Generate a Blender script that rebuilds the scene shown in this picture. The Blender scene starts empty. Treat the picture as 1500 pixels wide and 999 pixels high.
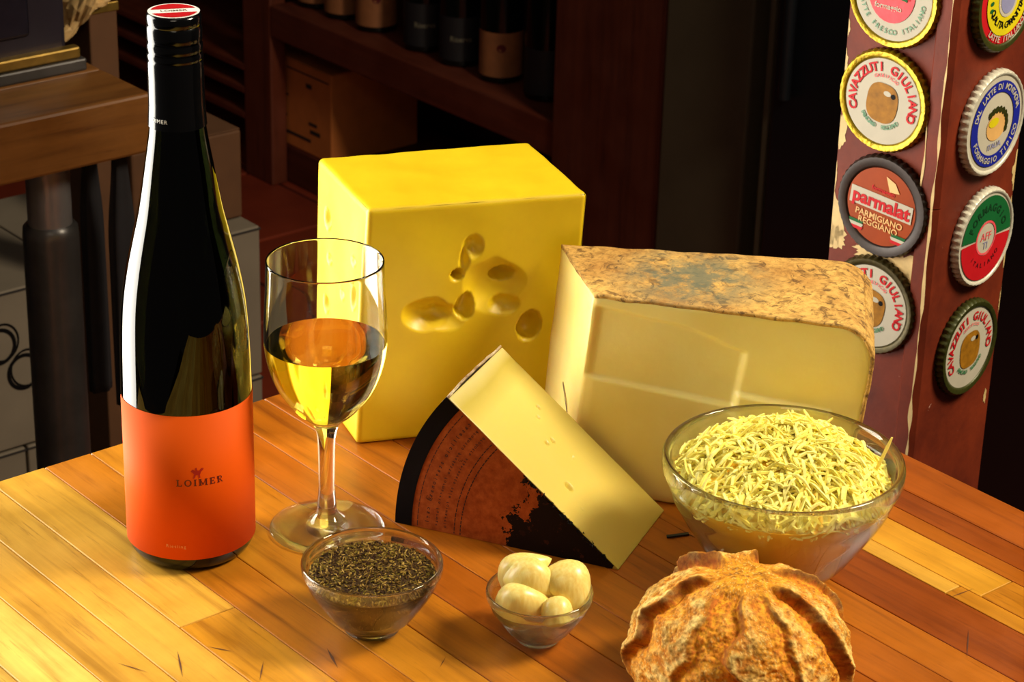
import bpy, bmesh, math, random
from mathutils import Vector, Matrix, noise

# ------------------------------------------------------------------ scene, camera, light
scn = bpy.context.scene
COL = scn.collection
rad = math.radians
PI = math.pi

def lin(c):
    return tuple((x / 255 / 12.92) if x / 255 <= 0.04045 else ((x / 255 + 0.055) / 1.055) ** 2.4 for x in c)

PITCH, ROLL, YAW, CAM_H = rad(24.2745), rad(1.5819), rad(40.31), 0.6969
RV = Vector((math.cos(YAW), -math.sin(YAW), 0))        # to the viewer's right, level
FV = Vector((math.sin(YAW), math.cos(YAW), 0))         # away from the viewer, level
_z = Vector((0, 0, 1))
_fwd = FV * math.cos(PITCH) - _z * math.sin(PITCH)
_up = FV * math.sin(PITCH) + _z * math.cos(PITCH)
_r2 = RV * math.cos(ROLL) + _up * math.sin(ROLL)
_u2 = -RV * math.sin(ROLL) + _up * math.cos(ROLL)
cam_d = bpy.data.cameras.new('camera')
cam = bpy.data.objects.new('camera', cam_d)
COL.objects.link(cam)
cam.matrix_world = Matrix(((_r2.x, _u2.x, -_fwd.x, 0), (_r2.y, _u2.y, -_fwd.y, 0), (_r2.z, _u2.z, -_fwd.z, CAM_H), (0, 0, 0, 1)))
cam_d.sensor_fit = 'HORIZONTAL'
cam_d.sensor_width = 36
cam_d.lens = 84
cam_d.clip_start = 0.05
cam_d.dof.use_dof = True
cam_d.dof.focus_distance = 1.43
cam_d.dof.aperture_fstop = 32
scn.camera = cam

w = bpy.data.worlds.new('world')
scn.world = w
w.use_nodes = True
w.node_tree.nodes['Background'].inputs[0].default_value = (1.0, 0.86, 0.74, 1)
w.node_tree.nodes['Background'].inputs[1].default_value = 0.045

def area_light(name, loc, target, sx, sy, power, color, spread=180):
    l = bpy.data.lights.new(name, 'AREA')
    l.shape = 'RECTANGLE'
    l.size, l.size_y = sx, sy
    l.energy = power
    l.color = color
    l.spread = rad(spread)
    o = bpy.data.objects.new(name, l)
    COL.objects.link(o)
    o.location = loc
    d = Vector(target) - Vector(loc)
    o.rotation_euler = d.to_track_quat('-Z', 'Y').to_euler()
    return o

# tall glass door on the left, behind the table
area_light('window_light', (0.34, 1.66, 0.12), (0.72, 1.04, 0.10), 0.58, 1.4, 19, (1.0, 0.95, 0.84), 115)
# lamp to the right of the table, above it
area_light('lamp_light', (1.80, 0.155, 1.32), (0.90, 0.95, 0.06), 0.46, 0.46, 47, (1.0, 0.88, 0.66))
# lamp over the viewer's head
area_light('viewer_lamp', (0.0, 0.10, 1.35), (0.90, 0.95, 0.0), 0.5, 0.5, 3.0, (1.0, 0.86, 0.64))
# added overhead fill, brightening glass rims and cheese tops
area_light('overhead_fill', (1.0, 1.1, 1.8), (1.0, 1.1, 0.0), 1.1, 1.1, 3.5, (1.0, 0.92, 0.78))

scn.view_settings.view_transform = 'Standard'
scn.view_settings.look = 'None'
scn.view_settings.gamma = 1
scn.view_settings.use_curve_mapping = False
scn.view_settings.exposure = -0.05
try:
    scn.cycles.use_denoising = True
    scn.cycles.caustics_refractive = True
    scn.cycles.caustics_reflective = True
    scn.cycles.blur_glossy = 0.3
    scn.cycles.max_bounces = 16
    scn.cycles.sample_clamp_indirect = 12.0
    scn.cycles.sample_clamp_direct = 0.0
    scn.cycles.transmission_bounces = 14
except Exception:
    pass

# ------------------------------------------------------------------ object helpers
def obj(name, bm, mat, parent=None, smooth=False):
    me = bpy.data.meshes.new(name)
    if isinstance(bm, tuple):
        me.from_pydata(bm[0], [], bm[1])
    else:
        bm.to_mesh(me)
        bm.free()
    me.update()
    if smooth:
        me.polygons.foreach_set('use_smooth', [True] * len(me.polygons))
        if smooth is not True:
            try:
                me.set_sharp_from_angle(angle=rad(smooth))
            except Exception:
                pass
    o = bpy.data.objects.new(name, me)
    COL.objects.link(o)
    for m in (mat if isinstance(mat, (list, tuple)) else [mat]):
        me.materials.append(m)
    if parent:
        o.parent = parent
    return o

def empty(name, loc=(0, 0, 0), rz=0):
    o = bpy.data.objects.new(name, None)
    COL.objects.link(o)
    o.location = loc
    o.rotation_euler = (0, 0, rz)
    o.empty_display_size = 0.02
    return o

def tag(o, label, cat, group=None, kind=None):
    o['label'] = label
    o['category'] = cat
    if group: o['group'] = group
    if kind: o['kind'] = kind
    return o

def struct(o, label=None):
    o['kind'] = 'structure'
    if label: o['label'] = label
    return o

def box(x0, x1, y0, y1, z0, z1, bev=0.0, seg=2):
    bm = bmesh.new()
    bmesh.ops.create_cube(bm, size=1)
    for v in bm.verts:
        v.co = Vector((x0 + (v.co.x + .5) * (x1 - x0), y0 + (v.co.y + .5) * (y1 - y0), z0 + (v.co.z + .5) * (z1 - z0)))
    if bev > 0:
        bmesh.ops.bevel(bm, geom=bm.edges[:], offset=bev, segments=seg, profile=.5, affect='EDGES')
    return bm

def lathe(prof, seg=96, closed=False):
    """prof: list of (r, z). closed: last joins the first."""
    V, Fc, rings = [], [], []
    for r, z in prof:
        if r < 1e-6:
            rings.append([len(V)]); V.append((0, 0, z))
        else:
            b = len(V); rings.append(list(range(b, b + seg)))
            for k in range(seg):
                a = 2 * PI * k / seg
                V.append((r * math.cos(a), r * math.sin(a), z))
    n = len(prof)
    for i in range(n if closed else n - 1):
        A, B = rings[i], rings[(i + 1) % n]
        for k in range(seg):
            k2 = (k + 1) % seg
            if len(A) == 1 and len(B) == 1: continue
            if len(A) == 1: Fc.append((A[0], B[k2], B[k]))
            elif len(B) == 1: Fc.append((A[k], A[k2], B[0]))
            else: Fc.append((A[k], A[k2], B[k2], B[k]))
    bm = bmesh.new()
    vs = [bm.verts.new(v) for v in V]
    for f in Fc:
        try: bm.faces.new([vs[i] for i in f])
        except ValueError: pass
    bmesh.ops.recalc_face_normals(bm, faces=bm.faces[:])
    return bm

def smooth_prof(pts, n=6):
    """Catmull-Rom through profile points"""
    out = []
    P = [pts[0]] + list(pts) + [pts[-1]]
    for i in range(1, len(P) - 2):
        p0, p1, p2, p3 = P[i - 1], P[i], P[i + 1], P[i + 2]
        for k in range(n):
            t = k / n
            f = lambda a, b, c, d: .5 * (2 * b + (c - a) * t + (2 * a - 5 * b + 4 * c - d) * t * t + (-a + 3 * b - 3 * c + d) * t ** 3)
            out.append((max(0.0, f(p0[0], p1[0], p2[0], p3[0])), f(p0[1], p1[1], p2[1], p3[1])))
    out.append(tuple(pts[-1]))
    return out

def soft_box(size, n, mapf, r=0.004, disp=None, faces='xXyYzZ'):
    """rounded grid box of real size, grid n per axis; disp(face, a, b) pushes inwards (metres); mapf(p) places the point"""
    sx, sy, sz = size
    nx, ny, nz = n
    bm = bmesh.new()
    S = Vector(size)
    def place(p, face):
        q = Vector(p)
        c = Vector([min(max(q[i], r), S[i] - r) for i in range(3)])
        d = q - c
        if d.length > 1e-9 and r > 0:
            q = c + d.normalized() * r if sum(abs(t) > 1e-9 for t in d) > 1 else q
        if disp:
            dd = disp(face, p)
            if dd:
                if face == 'x': q.x += dd
                if face == 'X': q.x -= dd
                if face == 'y': q.y += dd
                if face == 'Y': q.y -= dd
                if face == 'z': q.z += dd
                if face == 'Z': q.z -= dd
        return mapf(q)
    def grid(face, na, nb, f):
        vs = [[bm.verts.new(place(f(i / na, j / nb), face)) for j in range(nb + 1)] for i in range(na + 1)]
        for i in range(na):
            for j in range(nb):
                bm.faces.new((vs[i][j], vs[i + 1][j], vs[i + 1][j + 1], vs[i][j + 1]))
    if 'x' in faces: grid('x', ny, nz, lambda a, b: (0, a * sy, b * sz))
    if 'X' in faces: grid('X', ny, nz, lambda a, b: (sx, a * sy, b * sz))
    if 'y' in faces: grid('y', nx, nz, lambda a, b: (a * sx, 0, b * sz))
    if 'Y' in faces: grid('Y', nx, nz, lambda a, b: (a * sx, sy, b * sz))
    if 'z' in faces: grid('z', nx, ny, lambda a, b: (a * sx, b * sy, 0))
    if 'Z' in faces: grid('Z', nx, ny, lambda a, b: (a * sx, b * sy, sz))
    bmesh.ops.remove_doubles(bm, verts=bm.verts[:], dist=1e-5)
    bmesh.ops.recalc_face_normals(bm, faces=bm.faces[:])
    return bm

def trilin(c, size):
    """c: 8 corners keyed (i,j,k)"""
    C8 = {k: Vector(v) for k, v in c.items()}
    def f(q):
        u, v, t = q.x / size[0], q.y / size[1], q.z / size[2]
        o = Vector((0, 0, 0))
        for (i, j, k), p in C8.items():
            o += p * ((u if i else 1 - u) * (v if j else 1 - v) * (t if k else 1 - t))
        return o
    return f

_tc = {}
def text_geo(s, bold=0.0, spacing=1.0):
    key = (s, bold, spacing)
    if key not in _tc:
        cu = bpy.data.curves.new('lettering', 'FONT')
        cu.body = s; cu.size = 1; cu.align_x = 'CENTER'; cu.align_y = 'CENTER'
        cu.offset = bold; cu.space_character = spacing; cu.resolution_u = 3
        o = bpy.data.objects.new('lettering', cu)
        COL.objects.link(o)
        dg = bpy.context.evaluated_depsgraph_get(); dg.update()
        me = bpy.data.meshes.new_from_object(o.evaluated_get(dg))
        _tc[key] = ([tuple(v.co) for v in me.vertices], [tuple(p.vertices) for p in me.polygons])
        bpy.data.objects.remove(o); bpy.data.curves.remove(cu); bpy.data.meshes.remove(me)
    return _tc[key]

class Geo:
    def __init__(s): s.V, s.F = [], []
    def add(s, V, Fc):
        b = len(s.V); s.V += [tuple(v) for v in V]; s.F += [tuple(i + b for i in f) for f in Fc]; return s
    def text(s, txt, size, place, bold=0.0, spacing=1.0):
        V, Fc = text_geo(txt, bold, spacing)
        return s.add([place(v[0] * size, v[1] * size) for v in V], Fc)
    def arc_text(s, txt, size, R, a0, a1, place, bold=0.0, inward=False):
        """letters spread from angle a0 to a1 (degrees, clockwise from the top)"""
        n = len(txt)
        for i, ch in enumerate(txt):
            if ch == ' ': continue
            a = rad(a0 + (a1 - a0) * (i / (n - 1) if n > 1 else .5))
            V, Fc = text_geo(ch, bold)
            pts = []
            for v in V:
                x, y = v[0] * size, v[1] * size
                if inward: x, y = -x, -y
                rr = R + y
                px, py = rr * math.sin(a) + x * math.cos(a), rr * math.cos(a) - x * math.sin(a)
                pts.append(place(px, py))
            s.add(pts, Fc)
        return s
    def poly(s, pts, place):
        return s.add([place(*p) for p in pts], [tuple(range(len(pts)))])
    def sector(s, r0, r1, a0, a1, place, n=48):
        V, Fc = [], []
        for k in range(n + 1):
            a = rad(a0 + (a1 - a0) * k / n)
            V += [place(r0 * math.sin(a), r0 * math.cos(a)), place(r1 * math.sin(a), r1 * math.cos(a))]
        for k in range(n): Fc.append((2 * k, 2 * k + 1, 2 * k + 3, 2 * k + 2))
        return s.add(V, Fc)
    def get(s): return (s.V, s.F)

# ------------------------------------------------------------------ material helpers
class NT:
    def __init__(s, name):
        s.m = bpy.data.materials.new(name); s.m.use_nodes = True
        s.t = s.m.node_tree; s.b = s.t.nodes['Principled BSDF']
    def n(s, kind, **kw):
        o = s.t.nodes.new(kind)
        for k, v in kw.items():
            if k in o.inputs.keys() if hasattr(o.inputs, 'keys') else False: pass
            setattr(o, k, v)
        return o
    def l(s, a, b): s.t.links.new(a, b)
    def coord(s, scale=(1, 1, 1), kind='Object', offset=None):
        c = s.n('ShaderNodeTexCoord'); mp = s.n('ShaderNodeMapping')
        mp.inputs['Scale'].default_value = scale
        s.l(c.outputs[kind], mp.inputs['Vector'])
        return mp
    def noise(s, vec, scale=5, detail=4, rough=.55, dist=0):
        o = s.n('ShaderNodeTexNoise')
        o.inputs['Scale'].default_value = scale; o.inputs['Detail'].default_value = detail
        o.inputs['Roughness'].default_value = rough; o.inputs['Distortion'].default_value = dist
        if vec is not None: s.l(vec, o.inputs['Vector'])
        return o
    def ramp(s, fac, stops):
        o = s.n('ShaderNodeValToRGB')
        e = o.color_ramp.elements
        while len(e) < len(stops): e.new(.5)
        for i, (p, c) in enumerate(stops):
            e[i].position = p
            e[i].color = (*c, 1) if len(c) == 3 else c
        s.l(fac, o.inputs['Fac'])
        return o
    def mix(s, fac, a, b, mode='MIX'):
        o = s.n('ShaderNodeMix'); o.data_type = 'RGBA'; o.blend_type = mode
        for sock, v in ((o.inputs[0], fac), (o.inputs[6], a), (o.inputs[7], b)):
            if hasattr(v, 'node'): s.l(v, sock)
            elif isinstance(v, (int, float)): sock.default_value = v
            else: sock.default_value = (*v, 1)
        return o.outputs[2]
    def math(s, op, a, b=0.0, clamp=False):
        o = s.n('ShaderNodeMath'); o.operation = op; o.use_clamp = clamp
        for sock, v in ((o.inputs[0], a), (o.inputs[1], b)):
            if hasattr(v, 'node'): s.l(v, sock)
            else: sock.default_value = v
        return o.outputs[0]
    def bump(s, h, strength=.3, dist=.001):
        o = s.n('ShaderNodeBump'); o.inputs['Strength'].default_value = strength; o.inputs['Distance'].default_value = dist
        s.l(h, o.inputs['Height']); s.l(o.outputs[0], s.b.inputs['Normal'])
    def set(s, **kw):
        names = dict(color='Base Color', rough='Roughness', metal='Metallic', trans='Transmission Weight', ior='IOR',
                     sss='Subsurface Weight', sssr='Subsurface Radius', ssss='Subsurface Scale', spec='Specular IOR Level', coat='Coat Weight', coatr='Coat Roughness')
        for k, v in kw.items():
            i = s.b.inputs[names[k]]
            if hasattr(v, 'node'): s.l(v, i)
            elif k == 'color': i.default_value = (*v, 1)
            else: i.default_value = v
        return s.m

def plain(name, rgb, rough=.5, metal=0, var=.12, scale=60, bump=0.0, **kw):
    t = NT(name)
    c = lin(rgb)
    nz = t.noise(t.coord().outputs[0], scale, 4)
    r = t.ramp(nz.outputs['Fac'], [(.3, tuple(x * (1 - var) for x in c)), (.7, tuple(min(1, x * (1 + var)) for x in c))])
    if bump: t.bump(nz.outputs['Fac'], bump, .001)
    return t.set(color=r.outputs[0], rough=rough, metal=metal, **kw)

def glass(name, rgb=(1, 1, 1), ior=1.5, rough=0.0, through=.18):
    # clear thin glass: part refracting, part straight through, Fresnel reflection on top
    t = NT(name)
    t.set(color=rgb, trans=1.0, ior=ior, rough=rough)
    tr = t.n('ShaderNodeBsdfTransparent'); tr.inputs[0].default_value = (*[c ** .5 for c in rgb], 1)
    gl = t.n('ShaderNodeBsdfGlossy'); gl.inputs['Roughness'].default_value = .02
    fr = t.n('ShaderNodeFresnel'); 
    ge = t.n('ShaderNodeNewGeometry'); mr = t.n('ShaderNodeMapRange'); mr.inputs['To Min'].default_value = 1.5; mr.inputs['To Max'].default_value = 1 / 1.5
    t.l(ge.outputs['Backfacing'], mr.inputs['Value']); t.l(mr.outputs[0], fr.inputs['IOR'])
    m1 = t.n('ShaderNodeMixShader'); m2 = t.n('ShaderNodeMixShader')
    t.l(fr.outputs[0], m1.inputs[0]); t.l(tr.outputs[0], m1.inputs[1]); t.l(gl.outputs[0], m1.inputs[2])
    m2.inputs[0].default_value = through
    t.l(t.b.outputs[0], m2.inputs[1]); t.l(m1.outputs[0], m2.inputs[2])
    t.l(m2.outputs[0], t.t.nodes['Material Output'].inputs['Surface'])
    return t.m

def wood(name, tones, grain=(90, 5, 90), rough=(.28, .5), bump=.08):
    """tones: palette along the object's own 'tone' property"""
    t = NT(name)
    at = t.n('ShaderNodeAttribute', attribute_type='OBJECT', attribute_name='tone')
    tc = t.n('ShaderNodeTexCoord')
    ad = t.n('ShaderNodeVectorMath', operation='ADD')
    sc = t.n('ShaderNodeVectorMath', operation='SCALE'); sc.inputs['Scale'].default_value = 7.0
    cb = t.n('ShaderNodeCombineXYZ')
    for i in range(3): t.l(at.outputs['Fac'], cb.inputs[i])
    t.l(cb.outputs[0], sc.inputs[0]); t.l(tc.outputs['Object'], ad.inputs[0]); t.l(sc.outputs[0], ad.inputs[1])
    mp = t.n('ShaderNodeMapping'); mp.inputs['Scale'].default_value = grain; t.l(ad.outputs[0], mp.inputs[0])
    base = t.ramp(at.outputs['Fac'], [(i / (len(tones) - 1), lin(c)) for i, c in enumerate(tones)])
    g1 = t.noise(mp.outputs[0], 1.0, 6, .62, .6)
    g2 = t.noise(mp.outputs[0], 4.0, 5, .7, .2)
    fine = t.ramp(g1.outputs['Fac'], [(.28, (.56, .48, .40)), (.46, (.90, .88, .85)), (.72, (1.14, 1.14, 1.12))])
    c1 = t.mix(1.0, base.outputs[0], fine.outputs[0], 'MULTIPLY')
    pores = t.ramp(g2.outputs['Fac'], [(.30, (.55, .48, .42)), (.42, (1, 1, 1))])
    c2 = t.mix(.7, c1, pores.outputs[0], 'MULTIPLY')
    # worn blotches
    b = t.noise(ad.outputs[0], 14, 5, .6)
    bl = t.ramp(b.outputs['Fac'], [(.35, (.82, .76, .68)), (.6, (1.05, 1.04, 1.0))])
    c3 = t.mix(.8, c2, bl.outputs[0], 'MULTIPLY')
    rr = t.ramp(b.outputs['Fac'], [(.3, (rough[0],) * 3), (.7, (rough[1],) * 3)])
    t.bump(g2.outputs['Fac'], bump, .0008)
    return t.set(color=c3, rough=rr.outputs[0])

random.seed(5)
M_clear = glass('clear_glass', (.985, 1.0, .985), 1.5, 0, .0)
M_foot = glass('clear_glass_foot', (.985, 1.0, .985), 1.5, 0, .25)
M_bowlglass = glass('bowl_glass', (.93, .985, .95), 1.5)
M_black = plain('black_print', (10, 8, 9), .6, spec=.12)

# ------------------------------------------------------------------ the setting
FL = -0.90
t = NT('dark_red_floor')
nz = t.noise(t.coord().outputs[0], 5, 5)
cr = t.ramp(nz.outputs['Fac'], [(.3, lin((112, 40, 22))), (.7, lin((150, 58, 32)))])
M_floor = t.set(color=cr.outputs[0], rough=.45)
M_wall = plain('dark_wall', (38, 34, 32), .8, var=.2, scale=4)
M_joint = plain('tile_joint', (26, 16, 14), .9)
floor = struct(obj('floor', box(-1.5, 3.2, -1.5, 5.6, FL - .05, FL - .006), M_joint), 'dark red tiled floor')
tile_me = None
for i in range(16):
    for j in range(23):
        x0, y0 = -1.5 + i * .3, -1.5 + j * .3
        if not (x0 > 1.0 and y0 > 1.4): continue
        if tile_me is None:
            o = obj('floor_tile', box(.004, .296, .004, .296, FL - .008, FL, .002, 1), M_floor, floor)
            tile_me = o.data
        else:
            o = bpy.data.objects.new('floor_tile', tile_me); COL.objects.link(o); o.parent = floor
        o.location = (x0, y0, 0)
struct(obj('wall_right', box(2.86, 2.96, -1.5, 5.6, FL, 1.9), M_wall), 'dark wall behind the wine shelf')
struct(obj('wall_back', box(-1.5, 2.86, 5.4, 5.5, FL, 1.9), M_wall), 'dark wall at the far end of the room')

# ------------------------------------------------------------------ butcher-block table
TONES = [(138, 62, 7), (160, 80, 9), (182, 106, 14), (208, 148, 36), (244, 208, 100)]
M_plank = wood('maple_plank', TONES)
table = tag(empty('butcher_block_table', (0.66, 0.75, FL)), 'honey brown butcher block table of long glued wooden strips carrying the cheeses', 'table')
TZ = -FL
edges = [1.0923, 1.0538, 1.0325, 1.0178, .989, .9754, .9336, .905, .872, .838, .806, .772, .739, .706, .673, .640, .603, .572, .540, .505, .47, .43, .395]
tones = [.25, .12, .38, .60, .66, .15, .3, .42, .36, .32, .42, .32, .45, .55, .52, .74, .84, .82, .98, .90, 1.0, .94]  # plank-to-plank tone, plus window brightness painted in towards the left
joint_at = {3: .74, 4: .755, 9: .66, 15: .99, 18: .86, 20: 1.02, 6: .62, 12: .7}
rnd = random.Random(11)
for i in range(len(edges) - 1):
    x1, x0 = edges[i] - .66 - .00025, edges[i + 1] - .66 + .00025
    ya, yb = .50 - .75, 1.205 - .75
    cuts = [ya, yb]
    if i in joint_at: cuts = [ya, joint_at[i] - .75, yb]
    for k in range(len(cuts) - 1):
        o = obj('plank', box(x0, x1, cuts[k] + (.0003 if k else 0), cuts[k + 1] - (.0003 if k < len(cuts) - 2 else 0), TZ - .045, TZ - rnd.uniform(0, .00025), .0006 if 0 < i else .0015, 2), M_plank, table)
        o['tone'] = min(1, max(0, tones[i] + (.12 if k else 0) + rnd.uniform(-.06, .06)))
for sx in (-.20, .37):
    for sy in (-.19, .39):
        o = obj('leg', box(sx - .035, sx + .035, sy - .035, sy + .035, 0, TZ - .045, .004), M_plank, table)
        o['tone'] = .3
# knife scratches cut into the block
M_scratch = plain('knife_scratch', (84, 44, 18), .7)
g = Geo()
def streak(p, q, wd):
    p, q = Vector(p), Vector(q); d = (q - p).normalized(); nn = Vector((-d.y, d.x)) * wd
    m = (p + q) / 2
    z = TZ + .00015
    obj('scratch', Geo().add([(p.x, p.y, z), (m.x - nn.x, m.y - nn.y, z), (q.x, q.y, z), (m.x + nn.x, m.y + nn.y, z)], [(0, 1, 2, 3)]).get(), M_scratch, table)
for p, q, wd in (((.5890, .9700), (.5765, .9450), .0005), ((.6040, .9640), (.6130, .9500), .0004), ((.6480, .9020), (.6555, .9230), .0008), ((.6205, .9330), (.6070, .9170), .0004),
                 ((.7020, .8760), (.6920, .8690), .0003), ((.9720, .7500), (.9930, .7480), .0004), ((.93, .70), (.955, .72), .0004), ((.5560, .98), (.5650, .9600), .0003)):
    streak((p[0] - .66, p[1] - .75), (q[0] - .66, q[1] - .75), wd)

# ------------------------------------------------------------------ wine bottle
BX, BY = .6599, 1.066
FACE = math.atan2(-BY, -BX)                      # direction from the bottle towards the viewer
bottle = tag(empty('wine_bottle', (BX, BY, 0)), 'tall dark green wine bottle with a plain orange label and black screw cap', 'bottle')
prof = [(0, .004), (.022, .004), (.0285, .0006), (.0318, .0010), (.0345, .0032), (.0366, .0072), (.0375, .0125)]
body = smooth_prof([(.0375, .0125), (.0376, .05), (.0376, .095), (.0374, .108), (.0368, .13), (.0357, .15), (.0340, .165), (.0309, .182), (.0270, .199), (.0233, .215), (.0187, .242), (.0160, .259), (.0151, .272), (.0148, .30), (.0143, .320), (.0125, .3235)], 6)
prof = prof + body[1:] + [(0, .3235)]
t = NT('dark_bottle_glass')
M_bottle = t.set(color=(.0012, .0016, .0003), trans=1.0, ior=1.44, rough=.02)
obj('bottle_body', lathe(prof, 128), M_bottle, bottle, smooth=True)
def on_cyl(R, z0, a0):
    def f(x, y):
        a = a0 + x / R
        return (R * math.cos(a), R * math.sin(a), z0 + y)
    return f
t = NT('orange_label_paper')
nz = t.noise(t.coord().outputs[0], 900, 3)
M_label = t.set(color=lin((230, 88, 6)), rough=.65, spec=.12)
t.bump(nz.outputs['Fac'], .04, .0002)
V, Fc = [], []
A0, A1 = FACE - rad(82), FACE + rad(112)
for k in range(81):
    a = A0 + (A1 - A0) * k / 80
    for R_ in (.03782,):
        V += [(R_ * math.cos(a), R_ * math.sin(a), .0105), (R_ * math.cos(a), R_ * math.sin(a), .1025)]
for k in range(80): Fc.append((2 * k, 2 * k + 2, 2 * k + 3, 2 * k + 1))
lab = obj('label', (V, Fc), M_label, bottle, smooth=True)
so = lab.modifiers.new('thickness', 'SOLIDIFY'); so.thickness = .0002; so.offset = -1
lab['label'] = 'plain orange paper label'
# serif letters as strokes on a unit grid
def serif(ch):
    B = []
    def stem(x): B.extend([(x, 0, x + .2, 1), (x - .1, 0, x + .3, .09), (x - .1, .91, x + .3, 1)])
    if ch == 'I': stem(.1); w_ = .4
    if ch == 'L': stem(.1); B.append((.1, 0, .75, .09)); B.append((.66, 0, .75, .3)); w_ = .8
    if ch == 'E': stem(.1); B += [(.1, 0, .75, .09), (.1, .91, .72, 1), (.1, .46, .55, .55), (.66, 0, .75, .28), (.63, .74, .72, 1), (.5, .38, .56, .63)]; w_ = .8
    if ch == 'M': stem(.1); stem(.95); w_ = 1.25; B += [('d', .2, 1, .6, .1, .14), ('d', .6, .1, 1.0, 1, .08)]
    if ch == 'R': stem(.1); B += [('o', .36, .74, .36, .26, .13), ('d', .4, .48, .8, 0, .15)]; w_ = .85
    if ch == 'O': B += [('o', .5, .5, .5, .52, .2)]; w_ = 1.0
    return B, w_
def serif_text(g, s, size, place, gap=.28):
    tot = sum(serif(c)[1] for c in s) + gap * (len(s) - 1)
    x = -tot / 2
    for c in s:
        B, w_ = serif(c)
        for b in B:
            if b[0] == 'd':
                _, xa, ya, xb, yb, h = b
                g.poly([((x + xa - h / 2) * size, (ya - .5) * size), ((x + xa + h / 2) * size, (ya - .5) * size), ((x + xb + h / 2) * size, (yb - .5) * size), ((x + xb - h / 2) * size, (yb - .5) * size)], place)
            elif b[0] == 'o':
                _, cx, cy, rx, ry, th = b
                V, Fc = [], []
                for k in range(25):
                    a = 2 * PI * k / 24
                    V.append(place((x + cx + rx * math.cos(a)) * size, (cy + ry * math.sin(a) - .5) * size))
                    V.append(place((x + cx + (rx - th) * math.cos(a)) * size, (cy + (ry - th * .55) * math.sin(a) - .5) * size))
                for k in range(24): Fc.append((2 * k, 2 * k + 2, 2 * k + 3, 2 * k + 1))
                g.add(V, Fc)
            else:
                g.poly([((x + b[0]) * size, (b[1] - .5) * size), ((x + b[2]) * size, (b[1] - .5) * size), ((x + b[2]) * size, (b[3] - .5) * size), ((x + b[0]) * size, (b[3] - .5) * size)], place)
        x += w_ + gap
M_maroon = plain('maroon_print', (88, 8, 14), .5)
M_redprint = plain('red_print', (178, 12, 20), .5)
M_pale = plain('pale_print', (246, 170, 110), .5)
g = Geo(); pl = on_cyl(.03795, .0605, FACE + rad(9))
serif_text(g, 'LOIMER', .0042, pl)
obj('lettering', g.get(), M_maroon, lab)
g = Geo(); pl = on_cyl(.03795, .0668, FACE + rad(6.5))
# small prancing animal emblem
g.poly([(-.0036, .0012), (-.0026, .0024), (-.0014, .0016), (.0012, .0014), (.0022, .0004), (.0016, -.0014), (-.0010, -.0014), (-.0022, -.0002)], pl)
g.poly([(.0012, .0014), (.0026, .0028), (.0040, .0026), (.0034, .0016), (.0022, .0004)], pl)
g.poly([(-.0018, -.0008), (-.0008, -.0014), (-.0014, -.0034), (-.0024, -.0036)], pl)
g.poly([(.0006, -.0014), (.0016, -.0012), (.0018, -.0032), (.0010, -.0034)], pl)
g.poly([(-.0008, .0014), (.0002, .0016), (-.0002, .0034), (-.0012, .0030)], pl)
obj('emblem', g.get(), M_redprint, lab)
g = Geo().text('Riesling', .0030, on_cyl(.03795, .0192, FACE - rad(14)), spacing=1.25)
obj('lettering', g.get(), M_pale, lab)
# screw cap with knurled top, thread grooves and long sleeve
cp = [(0, .3265), (.0128, .3265), (.0142, .3259), (.0148, .3246), (.0149, .3205), (.0143, .3195), (.0150, .3182), (.0150, .3145), (.0152, .3120), (.0145, .3105), (.0151, .3090), (.0152, .3060), (.0146, .3046), (.0152, .3032), (.0152, .3010), (.0148, .3000), (.01515, .2990), (.0153, .2900), (.0155, .2750), (.0161, .2640), (.0162, .2632), (.0158, .2630)]
M_cap = plain('black_cap_lacquer', (5, 5, 6), .13, var=.05)
cap = obj('screw_cap', lathe(cp, 96), M_cap, bottle, smooth=50)
so = cap.modifiers.new('thickness', 'SOLIDIFY'); so.thickness = .0003; so.offset = -1
M_white = plain('white_print', (238, 236, 228), .45, var=.03)
M_capred = plain('cap_red', (186, 10, 18), .4)
top = lambda z: (lambda x, y: ((RV * (x * .966 - y * .26) + FV * (y * .966 + x * .26)).x, (RV * (x * .966 - y * .26) + FV * (y * .966 + x * .26)).y, z))
g = Geo().sector(0, .0140, 0, 360, top(.32665))
obj('cap_disc', g.get(), M_white, cap)
def seg_poly(r, y0, y1, place, g):
    pts = []
    for k in range(25):
        y = y0 + (y1 - y0) * k / 24
        pts.append((math.sqrt(max(0, r * r - y * y)), y))
    pts = pts + [(-x, y) for x, y in reversed(pts)]
    g.poly(pts, place)
g = Geo(); seg_poly(.0126, .0036, .01255, top(.3268), g); seg_poly(.0126, -.01255, -.0036, top(.3268), g)
obj('red_stripes', g.get(), M_capred, cap)
M_grey = plain('grey_print', (120, 112, 92), .5)
obj('lettering', Geo().text('LOIMER', .0042, top(.3268), .02).get(), M_grey, cap)
obj('lettering', Geo().text('LOIMER', .0032, on_cyl(.01625, .2685, FACE - rad(42)), spacing=1.2).get(), M_white, cap)

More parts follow.
